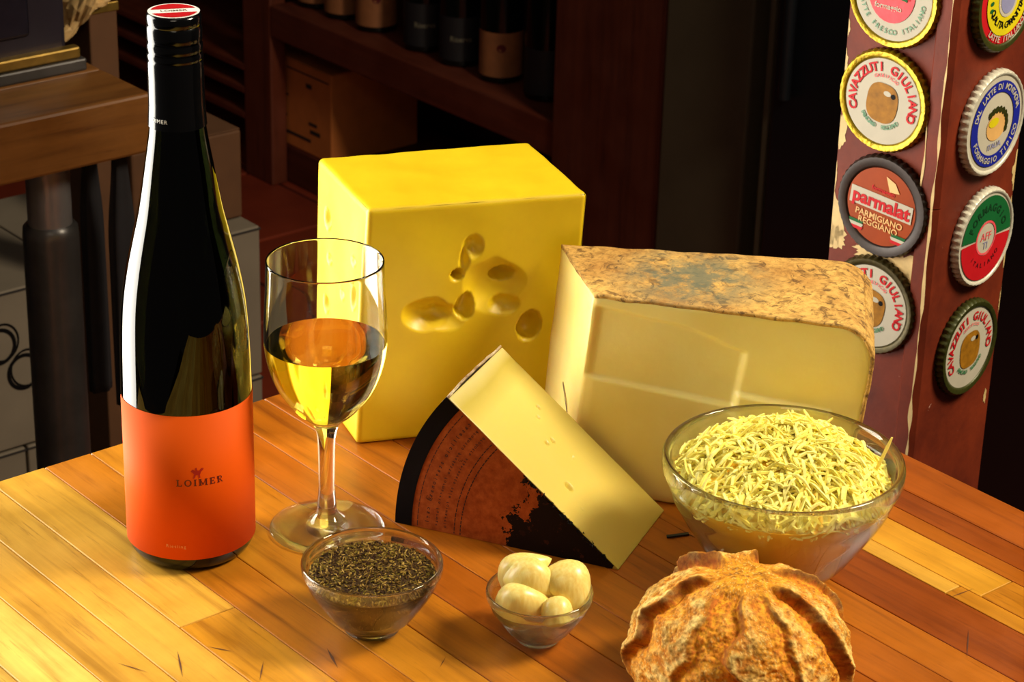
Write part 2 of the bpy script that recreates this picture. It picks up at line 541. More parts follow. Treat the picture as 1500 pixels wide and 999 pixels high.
# ------------------------------------------------------------------ wine glass and wine
GX, GY = .7349, 1.0335
wg = empty('wine_glass', (GX, GY, 0))
tag(wg, 'clear stemmed wine glass half filled, standing right beside the bottle', 'glass')
outer_foot = [(0, .0008), (.026, .0006), (.0338, .0004), (.0345, .0012), (.0338, .0021)]
outer_up = smooth_prof([(.0338, .0021), (.022, .0036), (.0125, .0062), (.0078, .0098), (.0062, .0130), (.0055, .0200), (.0048, .0300), (.0050, .0480), (.0054, .0600), (.0064, .0665), (.0095, .0722), (.0180, .0800), (.0272, .0925), (.0328, .1060), (.0356, .1200), (.0358, .1330), (.0352, .1450), (.0345, .1580), (.0341, .1735)], 6)
rim = [(.0340, .1745), (.0335, .1748), (.0331, .1744)]
inner = smooth_prof([(.0331, .1735), (.0335, .1580), (.0342, .1450), (.0347, .1330), (.0345, .1200), (.0316, .1060), (.0259, .0930), (.0166, .0820), (.0085, .0765), (0, .0745)], 6)
gb = obj('glass_body', lathe(outer_foot + outer_up[1:] + rim + inner, 128), [M_clear, M_foot], wg, smooth=True)
for p_ in gb.data.polygons:
    if p_.center.z < .0125: p_.material_index = 1
def inner_r(z):
    for i in range(len(inner) - 1):
        (r0, z0), (r1, z1) = inner[i], inner[i + 1]
        if z1 <= z <= z0:
            return r0 + (r1 - r0) * (z - z0) / (z1 - z0 + 1e-12)
    return 0
LV = .1232
wp = [(0, .07435)]
for k in range(1, 40):
    z = .0748 + (LV - .0748) * k / 39
    wp.append((inner_r(z) + .00012, z))
wp += [(inner_r(LV) - .001, LV - .0001), (0, LV - .0001)]
t = NT('white_wine_liquid')
M_wine = t.set(color=(1.0, .80, .16), trans=1.0, ior=1.34, rough=0)
wine = tag(obj('white_wine', lathe(wp, 128), M_wine, None, smooth=60), 'golden white wine filling the lower half of the wine glass', 'wine')
wine.location = (GX, GY, 0)

# ------------------------------------------------------------------ glass prep bowls
def bowl(loc, sr, sz, label):
    P_out = [(0, .0012), (.0125, .0009), (.0150, .0003), (.0160, .0012), (.0164, .0030), (.0224, .0085), (.0290, .0180), (.0345, .0268), (.0366, .0318), (.0374, .0340), (.0378, .0352)]
    rimp = [(.0384, .0360), (.0392, .0380), (.0394, .0405), (.0391, .0424), (.0383, .0430), (.0374, .0427)]
    P_in = [(.0367, .0410), (.0362, .0370), (.0354, .0330), (.0318, .0262), (.0266, .0185), (.0196, .0095), (.0130, .0055), (.006, .0046), (0, .0045)]
    pr = smooth_prof(P_out, 4) + smooth_prof(rimp, 3) + smooth_prof(P_in, 4)
    pr = [(r * sr, z * sz) for r, z in pr]
    root = tag(empty('glass_bowl', loc), label, 'bowl', 'clear glass prep bowls')
    obj('bowl_body', lathe(pr, 112), M_bowlglass, root, smooth=True)
    ri = [(r * sr, z * sz) for r, z in smooth_prof(P_in, 4)]
    def inner(z):
        for i in range(len(ri) - 1):
            (r0, z0), (r1, z1) = ri[i], ri[i + 1]
            if min(z0, z1) <= z <= max(z0, z1): return r0 + (r1 - r0) * (z - z0) / (z1 - z0 + 1e-12)
        return ri[0][0] if z > ri[0][1] else 0
    return root, inner
PB = Vector((.6882, .9253, 0)); GB = Vector((.7546, .8601, 0)); CB = Vector((.9085, .8280, 0))
_, in_p = bowl(PB, 1.0, 1.0, 'small glass bowl holding dark dried seeds, in front of the wine glass')
_, in_g = bowl(GB, .755, .73, 'smallest glass bowl, holding peeled garlic cloves')
_, in_c = bowl(CB, 1.765, 1.86, 'largest glass bowl, heaped with shredded cheese')

def heap_mesh(inner, zb, z_edge, z_top, n=56, power=2.0, gap=.0006):
    """solid filling: follows the bowl's inside, domed on top"""
    re = inner(z_edge) - gap
    pr = [(0, zb)]
    for k in range(1, 15):
        z = zb + (z_edge - zb) * k / 14
        pr.append((max(.001, inner(z) - gap), z))
    for k in range(1, 15):
        q = 1 - k / 15
        pr.append((re * q, z_edge + (z_top - z_edge) * (1 - q ** power)))
    pr.append((0, z_top))
    return lathe(pr, n), re

# dried seeds: nobody could count them
random.seed(21)
bm, re = heap_mesh(in_p, .0052, .0345, .0400)
core_faces = len(bm.faces)
colr = bm.loops.layers.float_color.new('tint')
def h_p(rho): return .0345 + (.0400 - .0345) * (1 - (rho / re) ** 2)
seed_cols = [(96, 70, 28), (134, 106, 40), (160, 130, 56), (112, 82, 32), (62, 38, 20), (184, 150, 80), (122, 104, 34), (70, 46, 28)]
for f in bm.faces:
    for l in f.loops: l[colr] = (*lin((70, 52, 28)), 1)
for k in range(3600):
    if k < 2900:
        rho = re * math.sqrt(random.random()) * .985; a = random.uniform(0, 2 * PI)
        c = Vector((rho * math.cos(a), rho * math.sin(a), h_p(rho) + random.uniform(-.0006, .0012)))
    else:
        z = random.uniform(.008, .034); a = random.uniform(0, 2 * PI); rr_ = in_p(z) - .0012
        c = Vector((rr_ * math.cos(a), rr_ * math.sin(a), z))
    d = Vector((random.gauss(0, 1), random.gauss(0, 1), random.gauss(0, .5))).normalized()
    s1 = d.cross(Vector((0, 0, 1)) + Vector((.01, .02, 0))).normalized(); s2 = d.cross(s1)
    L, W_ = random.uniform(.0011, .0022), random.uniform(.00038, .0006)
    vs = [bm.verts.new(c - d * L)]
    ring = [bm.verts.new(c + (s1 * math.cos(q) + s2 * math.sin(q)) * W_) for q in (0, PI / 2, PI, 3 * PI / 2)]
    tip = bm.verts.new(c + d * L)
    cc = (*lin(random.choice(seed_cols)), 1)
    for q in range(4):
        for fc in ((vs[0], ring[(q + 1) % 4], ring[q]), (tip, ring[q], ring[(q + 1) % 4])):
            f = bm.faces.new(fc)
            for l in f.loops: l[colr] = cc
def vcol_mat(name, rough, layer='tint', **kw):
    t = NT(name)
    a = t.n('ShaderNodeVertexColor', layer_name=layer)
    return t.set(color=a.outputs[0], rough=rough, **kw)
seeds = tag(obj('dried_seeds', bm, vcol_mat('dried_seeds', .7, spec=.12), None), 'heap of dark brown and olive dried seeds in the small bowl', 'seeds', kind='stuff')
seeds.location = PB

# shredded cheese
random.seed(8)
bm, re = heap_mesh(in_c, .0098, .0640, .0900, 72, 1.8, .0012)
colr = bm.loops.layers.float_color.new('tint')
for f in bm.faces:
    for l in f.loops: l[colr] = (*lin((252, 200, 60)), 1)
HC = RV * .004 + FV * .006           # the peak lies a little behind the middle
def h_c(p):
    q = min(1, (p - HC * (1 - min(1, p.length / re))).length / re)
    return .0640 + .0275 * (1 - q ** 1.8) + .0045 * noise.noise(Vector((p.x * 45, p.y * 45, 3.1)))
def shred(pts, w_, th, col):
    prev = None
    n = len(pts)
    for i, p in enumerate(pts):
        d = (pts[min(i + 1, n - 1)] - pts[max(i - 1, 0)]).normalized()
        s = d.cross(Vector((.13, .21, 1))).normalized(); u = s.cross(d)
        k = .55 if i in (0, n - 1) else 1
        ring = [bm.verts.new(p + s * a * w_ * k + u * b * th * k) for a, b in ((-.5, -.5), (.5, -.5), (.5, .5), (-.5, .5))]
        if prev:
            fs = [bm.faces.new((prev[q], prev[(q + 1) % 4], ring[(q + 1) % 4], ring[q])) for q in range(4)]
        else: fs = [bm.faces.new(ring[::-1])]
        if i == n - 1: fs.append(bm.faces.new(ring))
        for f in fs:
            for l in f.loops: l[colr] = col
        prev = ring
for k in range(2200):
    rho = re * math.sqrt(random.random()) * .97; a = random.uniform(0, 2 * PI)
    c = Vector((rho * math.cos(a), rho * math.sin(a), 0))
    az = random.uniform(0, 2 * PI); L = random.uniform(.010, .030); cv = random.uniform(-70, 70)
    lift = random.uniform(-.003, .0045); tilt = random.gauss(0, .16)
    pts = []; p = c.copy(); n = 7
    dirs = Vector((math.cos(az), math.sin(az), 0))
    p = c - dirs * L / 2
    curv = random.gauss(0, 1.1)
    for i in range(n):
        s = i / (n - 1)
        ang = az + curv * (s - .5)
        z = 0
        q = Vector((p.x, p.y, 0))
        if q.length > re * .985: q = q.normalized() * re * .985
        z = h_c(q) + lift + tilt * L * (s - .5) + .0022 * math.sin(s * PI * 1.5 + k)
        pts.append(Vector((q.x, q.y, z)))
        p = p + Vector((math.cos(ang), math.sin(ang), 0)) * L / (n - 1)
    y = random.uniform(0, 1)
    shred(pts, random.uniform(.0013, .0021), random.uniform(.0010, .0015), (*lin((255, 236 + 10 * y, 108 + 44 * y)), 1))
# shreds standing up from the heap
for k in range(46):
    a = random.uniform(0, 2 * PI); rho = re * .7 * math.sqrt(random.random())
    c = Vector((rho * math.cos(a), rho * math.sin(a), 0)); c.z = h_c(c) - .002
    d = Vector((random.gauss(0, .6), random.gauss(0, .6), 1)).normalized(); L = random.uniform(.006, .013)
    b = Vector((random.gauss(0, 1), random.gauss(0, 1), 0)) * .004
    shred([c + d * L * s + b * s * s for s in (0, .25, .5, .75, 1)], .0016, .0012, (*lin((250, 230, 120)), 1))
p0 = RV * .0500 - FV * .006 + Vector((0, 0, .068)); p1 = RV * .0595 - FV * .006 + Vector((0, 0, .0965))
shred([p0 + (p1 - p0) * s / 5 for s in range(6)], .0018, .0016, (*lin((250, 226, 120)), 1))
M_shred = vcol_mat('shredded_cheese', .55, spec=.2, sss=.12, sssr=(1, .7, .2), ssss=.003)
shreds = tag(obj('shredded_cheese', bm, M_shred, None), 'heap of pale yellow shredded cheese piled in the largest bowl', 'cheese', kind='stuff')
shreds.location = CB

# ------------------------------------------------------------------ garlic cloves
t = NT('garlic_flesh')
tc = t.coord((1, 1, .12))
nz = t.noise(tc.outputs[0], 500, 3)
cr = t.ramp(nz.outputs['Fac'], [(.3, lin((238, 206, 104))), (.7, lin((252, 232, 146)))])
t.bump(nz.outputs['Fac'], .12, .0004)
M_garlic = t.set(color=cr.outputs[0], rough=.32, sss=.35, sssr=(1, .75, .3), ssss=.005)
def clove(c, axis, L, wd, th, up, label, bend=.12):
    """one pointed clove: fat root end, tapering tip, one flattened inner side"""
    n, m = 22, 24
    ax = axis.normalized(); sd = ax.cross(up).normalized(); upv = sd.cross(ax)
    V, Fc = [], []
    for i in range(n + 1):
        s = i / n
        rr_ = math.sin(PI * s ** .80) ** .72 * (1 - .35 * s) if 0 < s < 1 else .0
        cen = ax * (s - .5) * L + upv * (-bend * L * (2 * s - 1) ** 2 + bend * L * .3)
        for k in range(m):
            a = 2 * PI * k / m
            x = math.cos(a); y = math.sin(a)
            if y < 0: y *= .62 - .12 * abs(x)
            ridge = 1 + .05 * math.cos(3 * a + .6)
            V.append(cen + sd * x * rr_ * wd * .56 * ridge + upv * y * rr_ * th * .68 * ridge)
    for i in range(n):
        for k in range(m):
            Fc.append((i * m + k, i * m + (k + 1) % m, (i + 1) * m + (k + 1) % m, (i + 1) * m + k))
    bm = bmesh.new(); vs = [bm.verts.new(v) for v in V]
    for f in Fc: bm.faces.new([vs[i] for i in f])
    bmesh.ops.remove_doubles(bm, verts=bm.verts[:], dist=1e-6)
    bmesh.ops.recalc_face_normals(bm, faces=bm.faces[:])
    o = obj('garlic_clove', bm, M_garlic, None, smooth=True)
    o.location = c
    tag(o, label, 'garlic', 'peeled garlic cloves')
    return o
def gpos(r_, f_, z): return GB + RV * r_ + FV * f_ + Vector((0, 0, z))
U = Vector((0, 0, 1))
clove(gpos(-.0085, .0130, .0352), RV * .80 + FV * .1 + U * .50, .033, .024, .021, U - FV * .5, 'plump peeled garlic clove at the back of the pile, standing highest')
clove(gpos(-.0030, .0045, .0338), RV * .95 - FV * .15 - U * .28, .036, .024, .020, U - FV * .4, 'long peeled garlic clove lying across the middle of the pile')
clove(gpos(-.0080, -.0050, .0262), RV * .98 - FV * .02 - U * .05, .033, .023, .020, U * .6 - FV * .7, 'peeled garlic clove with a shaded face, frontmost against the bowl side', .05)
clove(gpos(.0165, .0050, .0295), RV * .35 - FV * .45 - U * .38 , .034, .029, .023, U * .8 + RV * .5 - FV * .3, 'wide smooth peeled garlic clove leaning on the rim, next to the black printed wedge', .05)
clove(gpos(.0088, -.0095, .0215), RV * -.30 + FV * .25 - U * .9, .024, .018, .016, -FV, 'small peeled garlic clove tip poking up between two larger cloves')

# ------------------------------------------------------------------ hole-riddled yellow cheese block
def cheese_mat(name, c0, c1, rough=.42, sss=.35, scale=.008, radius=(1, .55, .08), bump=.08, nscale=120):
    t = NT(name)
    tc = t.coord()
    n1 = t.noise(tc.outputs[0], 18, 5); n2 = t.noise(tc.outputs[0], nscale, 5)
    cr = t.ramp(n1.outputs['Fac'], [(.3, lin(c0)), (.7, lin(c1))])
    t.bump(n2.outputs['Fac'], bump, .0012)
    return t.set(color=cr.outputs[0], rough=rough, sss=sss, sssr=radius, ssss=scale)
M_swiss = cheese_mat('holed_cheese', (210, 176, 12), (222, 192, 24), sss=.2, scale=.005)
SS = (.142, .101, .1625)
sw = {(0, 0, 0): (.8146, 1.1125, 0), (1, 0, 0): (.9446, 1.0555, 0), (0, 1, 0): (.8446, 1.2025, 0), (1, 1, 0): (.9760, 1.1500, 0),
      (0, 0, 1): (.8205, 1.1078, .1625), (1, 0, 1): (.9505, 1.0503, .1625), (0, 1, 1): (.8500, 1.2030, .1625), (1, 1, 1): (.9834, 1.1470, .1625)}
# (u, v, ru, rv, depth, steepness)
F_HOLES = [(.640, .682, .056, .036, .0100, .45), (.585, .640, .150, .115, .0065, 1.1), (.425, .700, .030, .024, .011, .5), (.475, .560, .042, .056, .011, .5), (.490, .812, .052, .050, .006, 1.2),
           (.30, .535, .120, .072, .0085, 1.0), (.38, .520, .100, .060, .0060, 1.2), (.655, .550, .080, .045, .006, 1.3), (.775, .450, .055, .062, .013, .5), (.452, .765, .022, .050, .006, .9)]
L_HOLES = [(.76, .79, .07, .045, .005, .7), (.70, .635, .05, .022, .003, .8), (.74, .43, .06, .035, .005, .7), (.16, .60, .06, .05, .004, .8), (.20, .74, .05, .02, .0022, .8), (.4, .55, .05, .02, .002, .8), (.13, .44, .05, .04, .0035, .8), (.55, .22, .08, .03, .003, .8)]
def swiss_disp(face, p):
    d = 0
    if face == 'y':
        u, v = p[0] / SS[0], p[2] / SS[2]; H = F_HOLES
    elif face == 'x':
        u, v = p[1] / SS[1], p[2] / SS[2]; H = L_HOLES
    else: return .0006 * noise.noise(Vector(p) * 60)
    e = min(u, 1 - u, v, 1 - v)
    wv = .0009 * noise.noise(Vector((p[0] * 28, p[1] * 28, p[2] * 28))) * min(1, e * 12)
    for hu, hv, ru, rv, D, st in H:
        wob = .25 * noise.noise(Vector((u * 9, v * 9, hu * 20)))
        q = math.hypot((u - hu) / ru, (v - hv) / rv) * (1 + wob)
        if q < 1: d += D * (1 - q * q) ** st
    return min(d, .015) * min(1, e * 14) + wv
swiss = tag(obj('holed_cheese_block', soft_box(SS, (140, 80, 140), trilin(sw, SS), .0035, swiss_disp), M_swiss, None, smooth=True),
            'tall bright yellow block of cheese with rounded holes in its front', 'cheese')

# ------------------------------------------------------------------ hard cheese with a mottled rind
M_hard = cheese_mat('hard_cheese_paste', (244, 216, 120), (250, 228, 142), rough=.5, sss=.3, scale=.006, radius=(1, .6, .15), bump=.12, nscale=260)
t = NT('mottled_rind')
tc = t.coord(); tcs = t.coord((.5, 1, 1))
n1 = t.noise(tc.outputs[0], 22, 6, .65); n2 = t.noise(tc.outputs[0], 210, 6, .7, .4); n3 = t.noise(tc.outputs[0], 95, 5, .7, 1.5)
c1 = t.ramp(n1.outputs['Fac'], [(.3, lin((176, 124, 52))), (.6, lin((214, 170, 88)))])
sp = t.ramp(n3.outputs['Fac'], [(.38, (.22, .17, .09)), (.47, (1, 1, 1))])
c2 = t.mix(.85, c1.outputs[0], sp.outputs[0], 'MULTIPLY')
sp2 = t.ramp(n2.outputs['Fac'], [(.38, (.62, .55, .42)), (.55, (1.06, 1.04, 1.0))])
c3 = t.mix(.9, c2, sp2.outputs[0], 'MULTIPLY')
# blue-grey bloom of mould, a patch on the left of the top
geo = t.n('ShaderNodeTexCoord')
ds = t.n('ShaderNodeVectorMath', operation='DISTANCE'); t.l(geo.outputs['Object'], ds.inputs[0]); ds.inputs[1].default_value = (.960, .962, .131)
pm = t.math('MULTIPLY_ADD', ds.outputs['Value'], -17.0); pm.node.inputs[2].default_value = 1.0
n4 = t.noise(tc.outputs[0], 60, 6, .75)
pf = t.math('MULTIPLY', t.math('MAXIMUM', pm, 0.0), t.ramp(n4.outputs['Fac'], [(.36, (0, 0, 0)), (.56, (1.6, 1.6, 1.6))]).outputs[0], True)
c4 = t.mix(t.math('MULTIPLY', pf, .85), c3, lin((98, 104, 82)))
t.bump(n2.outputs['Fac'], .6, .0016)
M_rind = t.set(color=c4, rough=.78)
GS = (.170, .085, .130)
gr = {(0, 0, 0): (.8850, .9868, 0), (1, 0, 0): (.9800, .8440, 0), (0, 1, 0): (.9150, 1.0500, 0), (1, 1, 0): (1.0540, .9120, 0),
      (0, 0, 1): (.8945, .9792, .1305), (1, 0, 1): (.9960, .8400, .1305), (0, 1, 1): (.9310, 1.0520, .1305), (1, 1, 1): (1.0720, .9110, .1305)}
def sstep(a, b, x):
    s = min(1, max(0, (x - a) / (b - a))); return s * s * (3 - 2 * s)
def gr_disp(face, p):
    u, v = p[0] / GS[0], p[2] / GS[2]
    if face != 'y': return .0007 * noise.noise(Vector(p) * 45)
    # knife steps in the cut face
    d = 0
    top_l = .955 - .15 * u - .06 * sstep(.3, .6, u)
    right = .565 - .03 * (1 - v)
    low = .60 - .10 * u
    if u < right + .016:
        d += .0018 * sstep(top_l + .004, top_l - .008, v) * sstep(right + .014, right - .014, u)
        d -= .0024 * sstep(low + .012, low - .012, v) * sstep(right + .014, right - .014, u) * 1.2
    low2 = .62 - .10 * (u - .5)
    if u > right - .02:
        d -= .0032 * sstep(low2 + .008, low2 - .008, v) * sstep(right - .01, right + .01, u) * sstep(.90, .885, u)
    d += .0010 * noise.noise(Vector((p[0] * 20, 1.7, p[2] * 20)))
    e = min(u, 1 - u, v, 1 - v)
    return d * min(1, e * 25)
gmap0 = trilin(gr, GS)
def gr_map(q):
    # round the top right edge where the rind rolls over
    x, y, z = q
    R_ = .024
    dx, dz = x - (GS[0] - R_), z - (GS[2] - R_)
    if dx > 0 and dz > 0:
        m = max(dx, dz); L = math.hypot(dx, dz)
        if L > 1e-9:
            k = m / L
            x, z = GS[0] - R_ + dx * k, GS[2] - R_ + dz * k
    return gmap0(Vector((x, y, z)))
gruy = tag(empty('hard_cheese_wedge', (.95, .95, 0)), 'large pale block of hard cheese with a mottled tan rind on top', 'cheese')
o = obj('paste', soft_box(GS, (130, 50, 110), gr_map, .0022, gr_disp), M_hard, gruy, smooth=True); o.location = (-.95, -.95, 0)
bm = soft_box(GS, (120, 60, 70), gr_map, .0, lambda f, p: .0009 * noise.noise(Vector(p) * 70) - .0010, 'ZX')
o = obj('rind', bm, M_rind, gruy, smooth=True); o.location = (-.95, -.95, 0)
so = o.modifiers.new('thickness', 'SOLIDIFY'); so.thickness = .0024; so.offset = -1
M_mark = plain('ink_mark', (110, 96, 70), .6)
g = Geo()
def on_left(y, z):
    p = gmap0(Vector((0, y, z))); n_ = Vector((-.9, .42, 0)) * .0004
    p = p + n_ - Vector((.95, .95, 0)); return (p.x, p.y, p.z)
g.poly([(.040, .057), (.0405, .0555), (.022, .0425), (.021, .0440)], on_left); g.poly([(.021, .0435), (.022, .0425), (.0135, .0340), (.0130, .0350)], on_left)
obj('ink_mark', g.get(), M_mark, gruy)

# ------------------------------------------------------------------ wedge cut from a printed wheel
WA = Vector((.8419, .8895, 0)) 
E1 = Vector((-.481, .8768, 0)).normalized(); E3 = Vector((.8858, .4641, 0)).normalized()
WR, WT, WTH = .1432, .0805, rad(39.3)
wedge = empty('printed_cheese_wedge', WA)
tag(wedge, 'wheel wedge with a dark printed brown side, standing tilted in front of the other cheeses', 'cheese')
def wmap_f(R0=.0):
    def f(q):
        a = WTH * q.z / .09
        rho = max(.0005, q.x)
        return E1 * rho * math.cos(a) + Vector((0, 0, 1)) * rho * math.sin(a) + E3 * q.y
    return f
W_HOLES = [(.62, .30, .022, .028, .0030), (.44, .58, .012, .016, .0022), (.43, .50, .010, .014, .0018), (.33, .66, .008, .014, .0015), (.30, .76, .010, .014, .0016), (.55, .62, .006, .01, .0012), (.80, .40, .006, .011, .0013), (.84, .62, .005, .009, .001), (.72, .22, .005, .01, .001)]
def w_disp(face, p):
    if face != 'Z': return 0
    u, v = 1 - p[0] / WR, p[1] / WT
    d = .0006 * noise.noise(Vector((p[0] * 40, p[1] * 40, 9)))
    for hu, hv, ru, rv, D in W_HOLES:
        q = math.hypot((u - hu) / ru, (v - hv) / rv)
        if q < 1: d += 2.6 * D * (1 - q * q) ** .5
    return d
t = NT('semi_hard_paste')
tc = t.coord()
gx = t.n('ShaderNodeTexCoord')
ln = t.n('ShaderNodeVectorMath', operation='LENGTH')
mp = t.n('ShaderNodeMapping'); mp.vector_type = 'POINT'
t.l(gx.outputs['Object'], mp.inputs[0])
dt = t.n('ShaderNodeVectorMath', operation='DOT_PRODUCT'); t.l(gx.outputs['Object'], dt.inputs[0]); dt.inputs[1].default_value = E1
dz = t.n('ShaderNodeVectorMath', operation='DOT_PRODUCT'); t.l(gx.outputs['Object'], dz.inputs[0]); dz.inputs[1].default_value = (0, 0, 1)
rho = t.math('SQRT', t.math('ADD', t.math('MULTIPLY', dt.outputs['Value'], dt.outputs['Value']), t.math('MULTIPLY', dz.outputs['Value'], dz.outputs['Value'])))
rr = t.math('DIVIDE', rho, WR)
nz = t.noise(tc.outputs[0], 30, 5)
rr2 = t.math('ADD', rr, t.math('MULTIPLY', t.math('SUBTRACT', nz.outputs['Fac'], .5), .05))
cr = t.ramp(rr2, [(0, lin((204, 178, 76))), (.82, lin((216, 194, 92))), (.92, lin((186, 166, 62))), (.975, lin((206, 190, 118)))])
n2 = t.noise(tc.outputs[0], 220, 4); t.bump(n2.outputs['Fac'], .1, .001)
M_semi = t.set(color=cr.outputs[0], rough=.42, sss=.3, sssr=(1, .65, .15), ssss=.006)
obj('paste', soft_box((WR - .0012, WT, .09), (150, 90, 30), wmap_f(), .0008, w_disp), M_semi, wedge, smooth=True)
# curved rind along the rim of the wheel
t = NT('pale_brown_rind')
nz = t.noise(t.coord().outputs[0], 140, 5, .7)
cr = t.ramp(nz.outputs['Fac'], [(.35, lin((128, 92, 60))), (.65, lin((214, 196, 160)))])
t.bump(nz.outputs['Fac'], .5, .0012)
M_rim = t.set(color=cr.outputs[0], rough=.7)
bm = bmesh.new()
vs = []
for i in range(31):
    a = WTH * i / 30
    row = []
    for j in range(25):
        ww = WT * j / 24
        rr_ = WR + .0008 * noise.noise(Vector((a * 40, ww * 120, 2))) - .0006 + .0012 * math.sin(PI * j / 24)
        row.append(bm.verts.new(E1 * rr_ * math.cos(a) + U * (rr_ * math.sin(a)) + E3 * ww))
    vs.append(row)
for i in range(30):
    for j in range(24): bm.faces.new((vs[i][j], vs[i + 1][j], vs[i + 1][j + 1], vs[i][j + 1]))
bmesh.ops.recalc_face_normals(bm, faces=bm.faces[:])
o = obj('rind', bm, M_rim, wedge, smooth=True)
so = o.modifiers.new('thickness', 'SOLIDIFY'); so.thickness = .0012; so.offset = 0
# printed side: brown paper with dark foliage print, ring lines, and a black border band
def face_pt(rho_, a, out=.0004):
    p = E1 * rho_ * math.cos(a) + U * (rho_ * math.sin(a)) - E3 * out
    return (p.x, p.y, max(.0002, p.z))
def sector_plate(r0, r1, out, a0=0, a1=WTH, na=36, nr=24):
    V, Fc = [], []
    for i in range(na + 1):
        a = a0 + (a1 - a0) * i / na
        for j in range(nr + 1): V.append(face_pt(r0 + (r1 - r0) * j / nr, a, out))
    for i in range(na):
        for j in range(nr):
            k = i * (nr + 1) + j
            Fc.append((k, k + nr + 1, k + nr + 2, k + 1))
    return V, Fc
t = NT('brown_printed_paper')
gx = t.n('ShaderNodeTexCoord')
dt = t.n('ShaderNodeVectorMath', operation='DOT_PRODUCT'); t.l(gx.outputs['Object'], dt.inputs[0]); dt.inputs[1].default_value = E1
dz = t.n('ShaderNodeVectorMath', operation='DOT_PRODUCT'); t.l(gx.outputs['Object'], dz.inputs[0]); dz.inputs[1].default_value = (0, 0, 1)
rho = t.math('SQRT', t.math('ADD', t.math('MULTIPLY', dt.outputs['Value'], dt.outputs['Value']), t.math('MULTIPLY', dz.outputs['Value'], dz.outputs['Value'])))
ang = t.math('ARCTAN2', dz.outputs['Value'], dt.outputs['Value'])
tc = t.coord()
nb = t.noise(tc.outputs[0], 45, 6, .7); nf = t.noise(tc.outputs[0], 160, 4, .7)
paper = t.ramp(nf.outputs['Fac'], [(.3, lin((150, 66, 20))), (.7, lin((196, 104, 40)))])
# foliage print towards the middle of the wheel
fol = t.math('SUBTRACT', nb.outputs['Fac'], t.math('MULTIPLY', t.math('SUBTRACT', rho, .060), 11.0))
inside = t.math('LESS_THAN', rho, .0955)
dark = t.math('MULTIPLY', t.math('GREATER_THAN', fol, .42), inside)
c1 = t.mix(dark, paper.outputs[0], lin((20, 10, 8)))
# worn, blotched ink over the rest
blot = t.math('GREATER_THAN', nb.outputs['Fac'], .64)
c2 = t.mix(t.math('MULTIPLY', blot, .7), c1, lin((50, 22, 14)))
nz3 = t.noise(tc.outputs[0], 120, 5, .75)
fleck = t.math('MULTIPLY', t.math('GREATER_THAN', nz3.outputs['Fac'], .60), dark)
c3 = t.mix(t.math('MULTIPLY', fleck, .6), c2, lin((84, 40, 20)))
M_paper = t.set(color=c3, rough=.6, spec=.2)
lab = obj('printed_side', sector_plate(.004, .1335, .0006), M_paper, wedge)
lab['label'] = 'brown printed paper side with dark foliage print'
band = obj('border_band', sector_plate(.1325, .1434, .0010), M_black, lab)
band['label'] = 'black border band along the rim'
# ring lines and tiny curved lines of print
M_ink = plain('brown_ink', (62, 22, 12), .6)
g = Geo()
rr_ = random.Random(3)
for R_, th in ((.1005, .0007), (.1045, .0006), (.1285, .0005)):
    a = .01
    while a < WTH - .02:
        a2 = a + rr_.uniform(.012, .03)
        V, Fc = sector_plate(R_, R_ + th, .0009, a, min(a2, WTH), 3, 1); g.add(V, Fc)
        a = a2 + .006
words = ['prodotto', 'latte', 'caseificio', 'stagionato', 'formaggio', 'sale', 'caglio']
for R_, sz in ((.1225, .0036), (.1165, .0028), (.1110, .0028)):
    s = ' '.join(rr_.choice(words) for _ in range(5))
    n = 34 if sz < .003 else 26
    for i, ch in enumerate(s[:n]):
        if ch == ' ': continue
        a = WTH * (.97 - .94 * i / n)
        V, Fc = text_geo(ch, .02)
        g.add([face_pt(R_ - v[0] * 0 + v[1] * sz, a - v[0] * sz / R_, .0009) for v in V], Fc)
obj('lettering', g.get(), M_ink, lab)
# torn dark edge of the wrapper on the lower side
bm = bmesh.new()
rr_ = random.Random(9)
for k in range(70):
    rho_ = rr_.uniform(.01, .075); a = WTH - abs(rr_.gauss(0, .012)) * .1
    c = Vector(face_pt(rho_, WTH * .985, .0012)); s = rr_.uniform(.0008, .0022)
    vs = [bm.verts.new(c + Vector((rr_.uniform(-1, 1), rr_.uniform(-1, 1), rr_.uniform(-.8, .8))) * s) for _ in range(4)]
    for f in ((0, 1, 2), (0, 2, 3), (0, 3, 1), (1, 3, 2)): bm.faces.new([vs[i] for i in f])
o = obj('torn_edge', bm, M_black, lab); o['kind'] = 'stuff'

# thin dark strip on the table behind the wedge
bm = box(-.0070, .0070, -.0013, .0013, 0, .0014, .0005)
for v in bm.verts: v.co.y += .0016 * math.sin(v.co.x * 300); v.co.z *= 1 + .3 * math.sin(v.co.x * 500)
o = tag(obj('dark_strip', bm, plain('near_black', (26, 30, 24), .5), None), 'small dark strip lying on the table between wedge tip and largest bowl', 'scrap')
o.location = (.9010, .9020, 0.0001); o.rotation_euler = (0, 0, rad(-35)); o.location = (.8975, .8985, .0001)

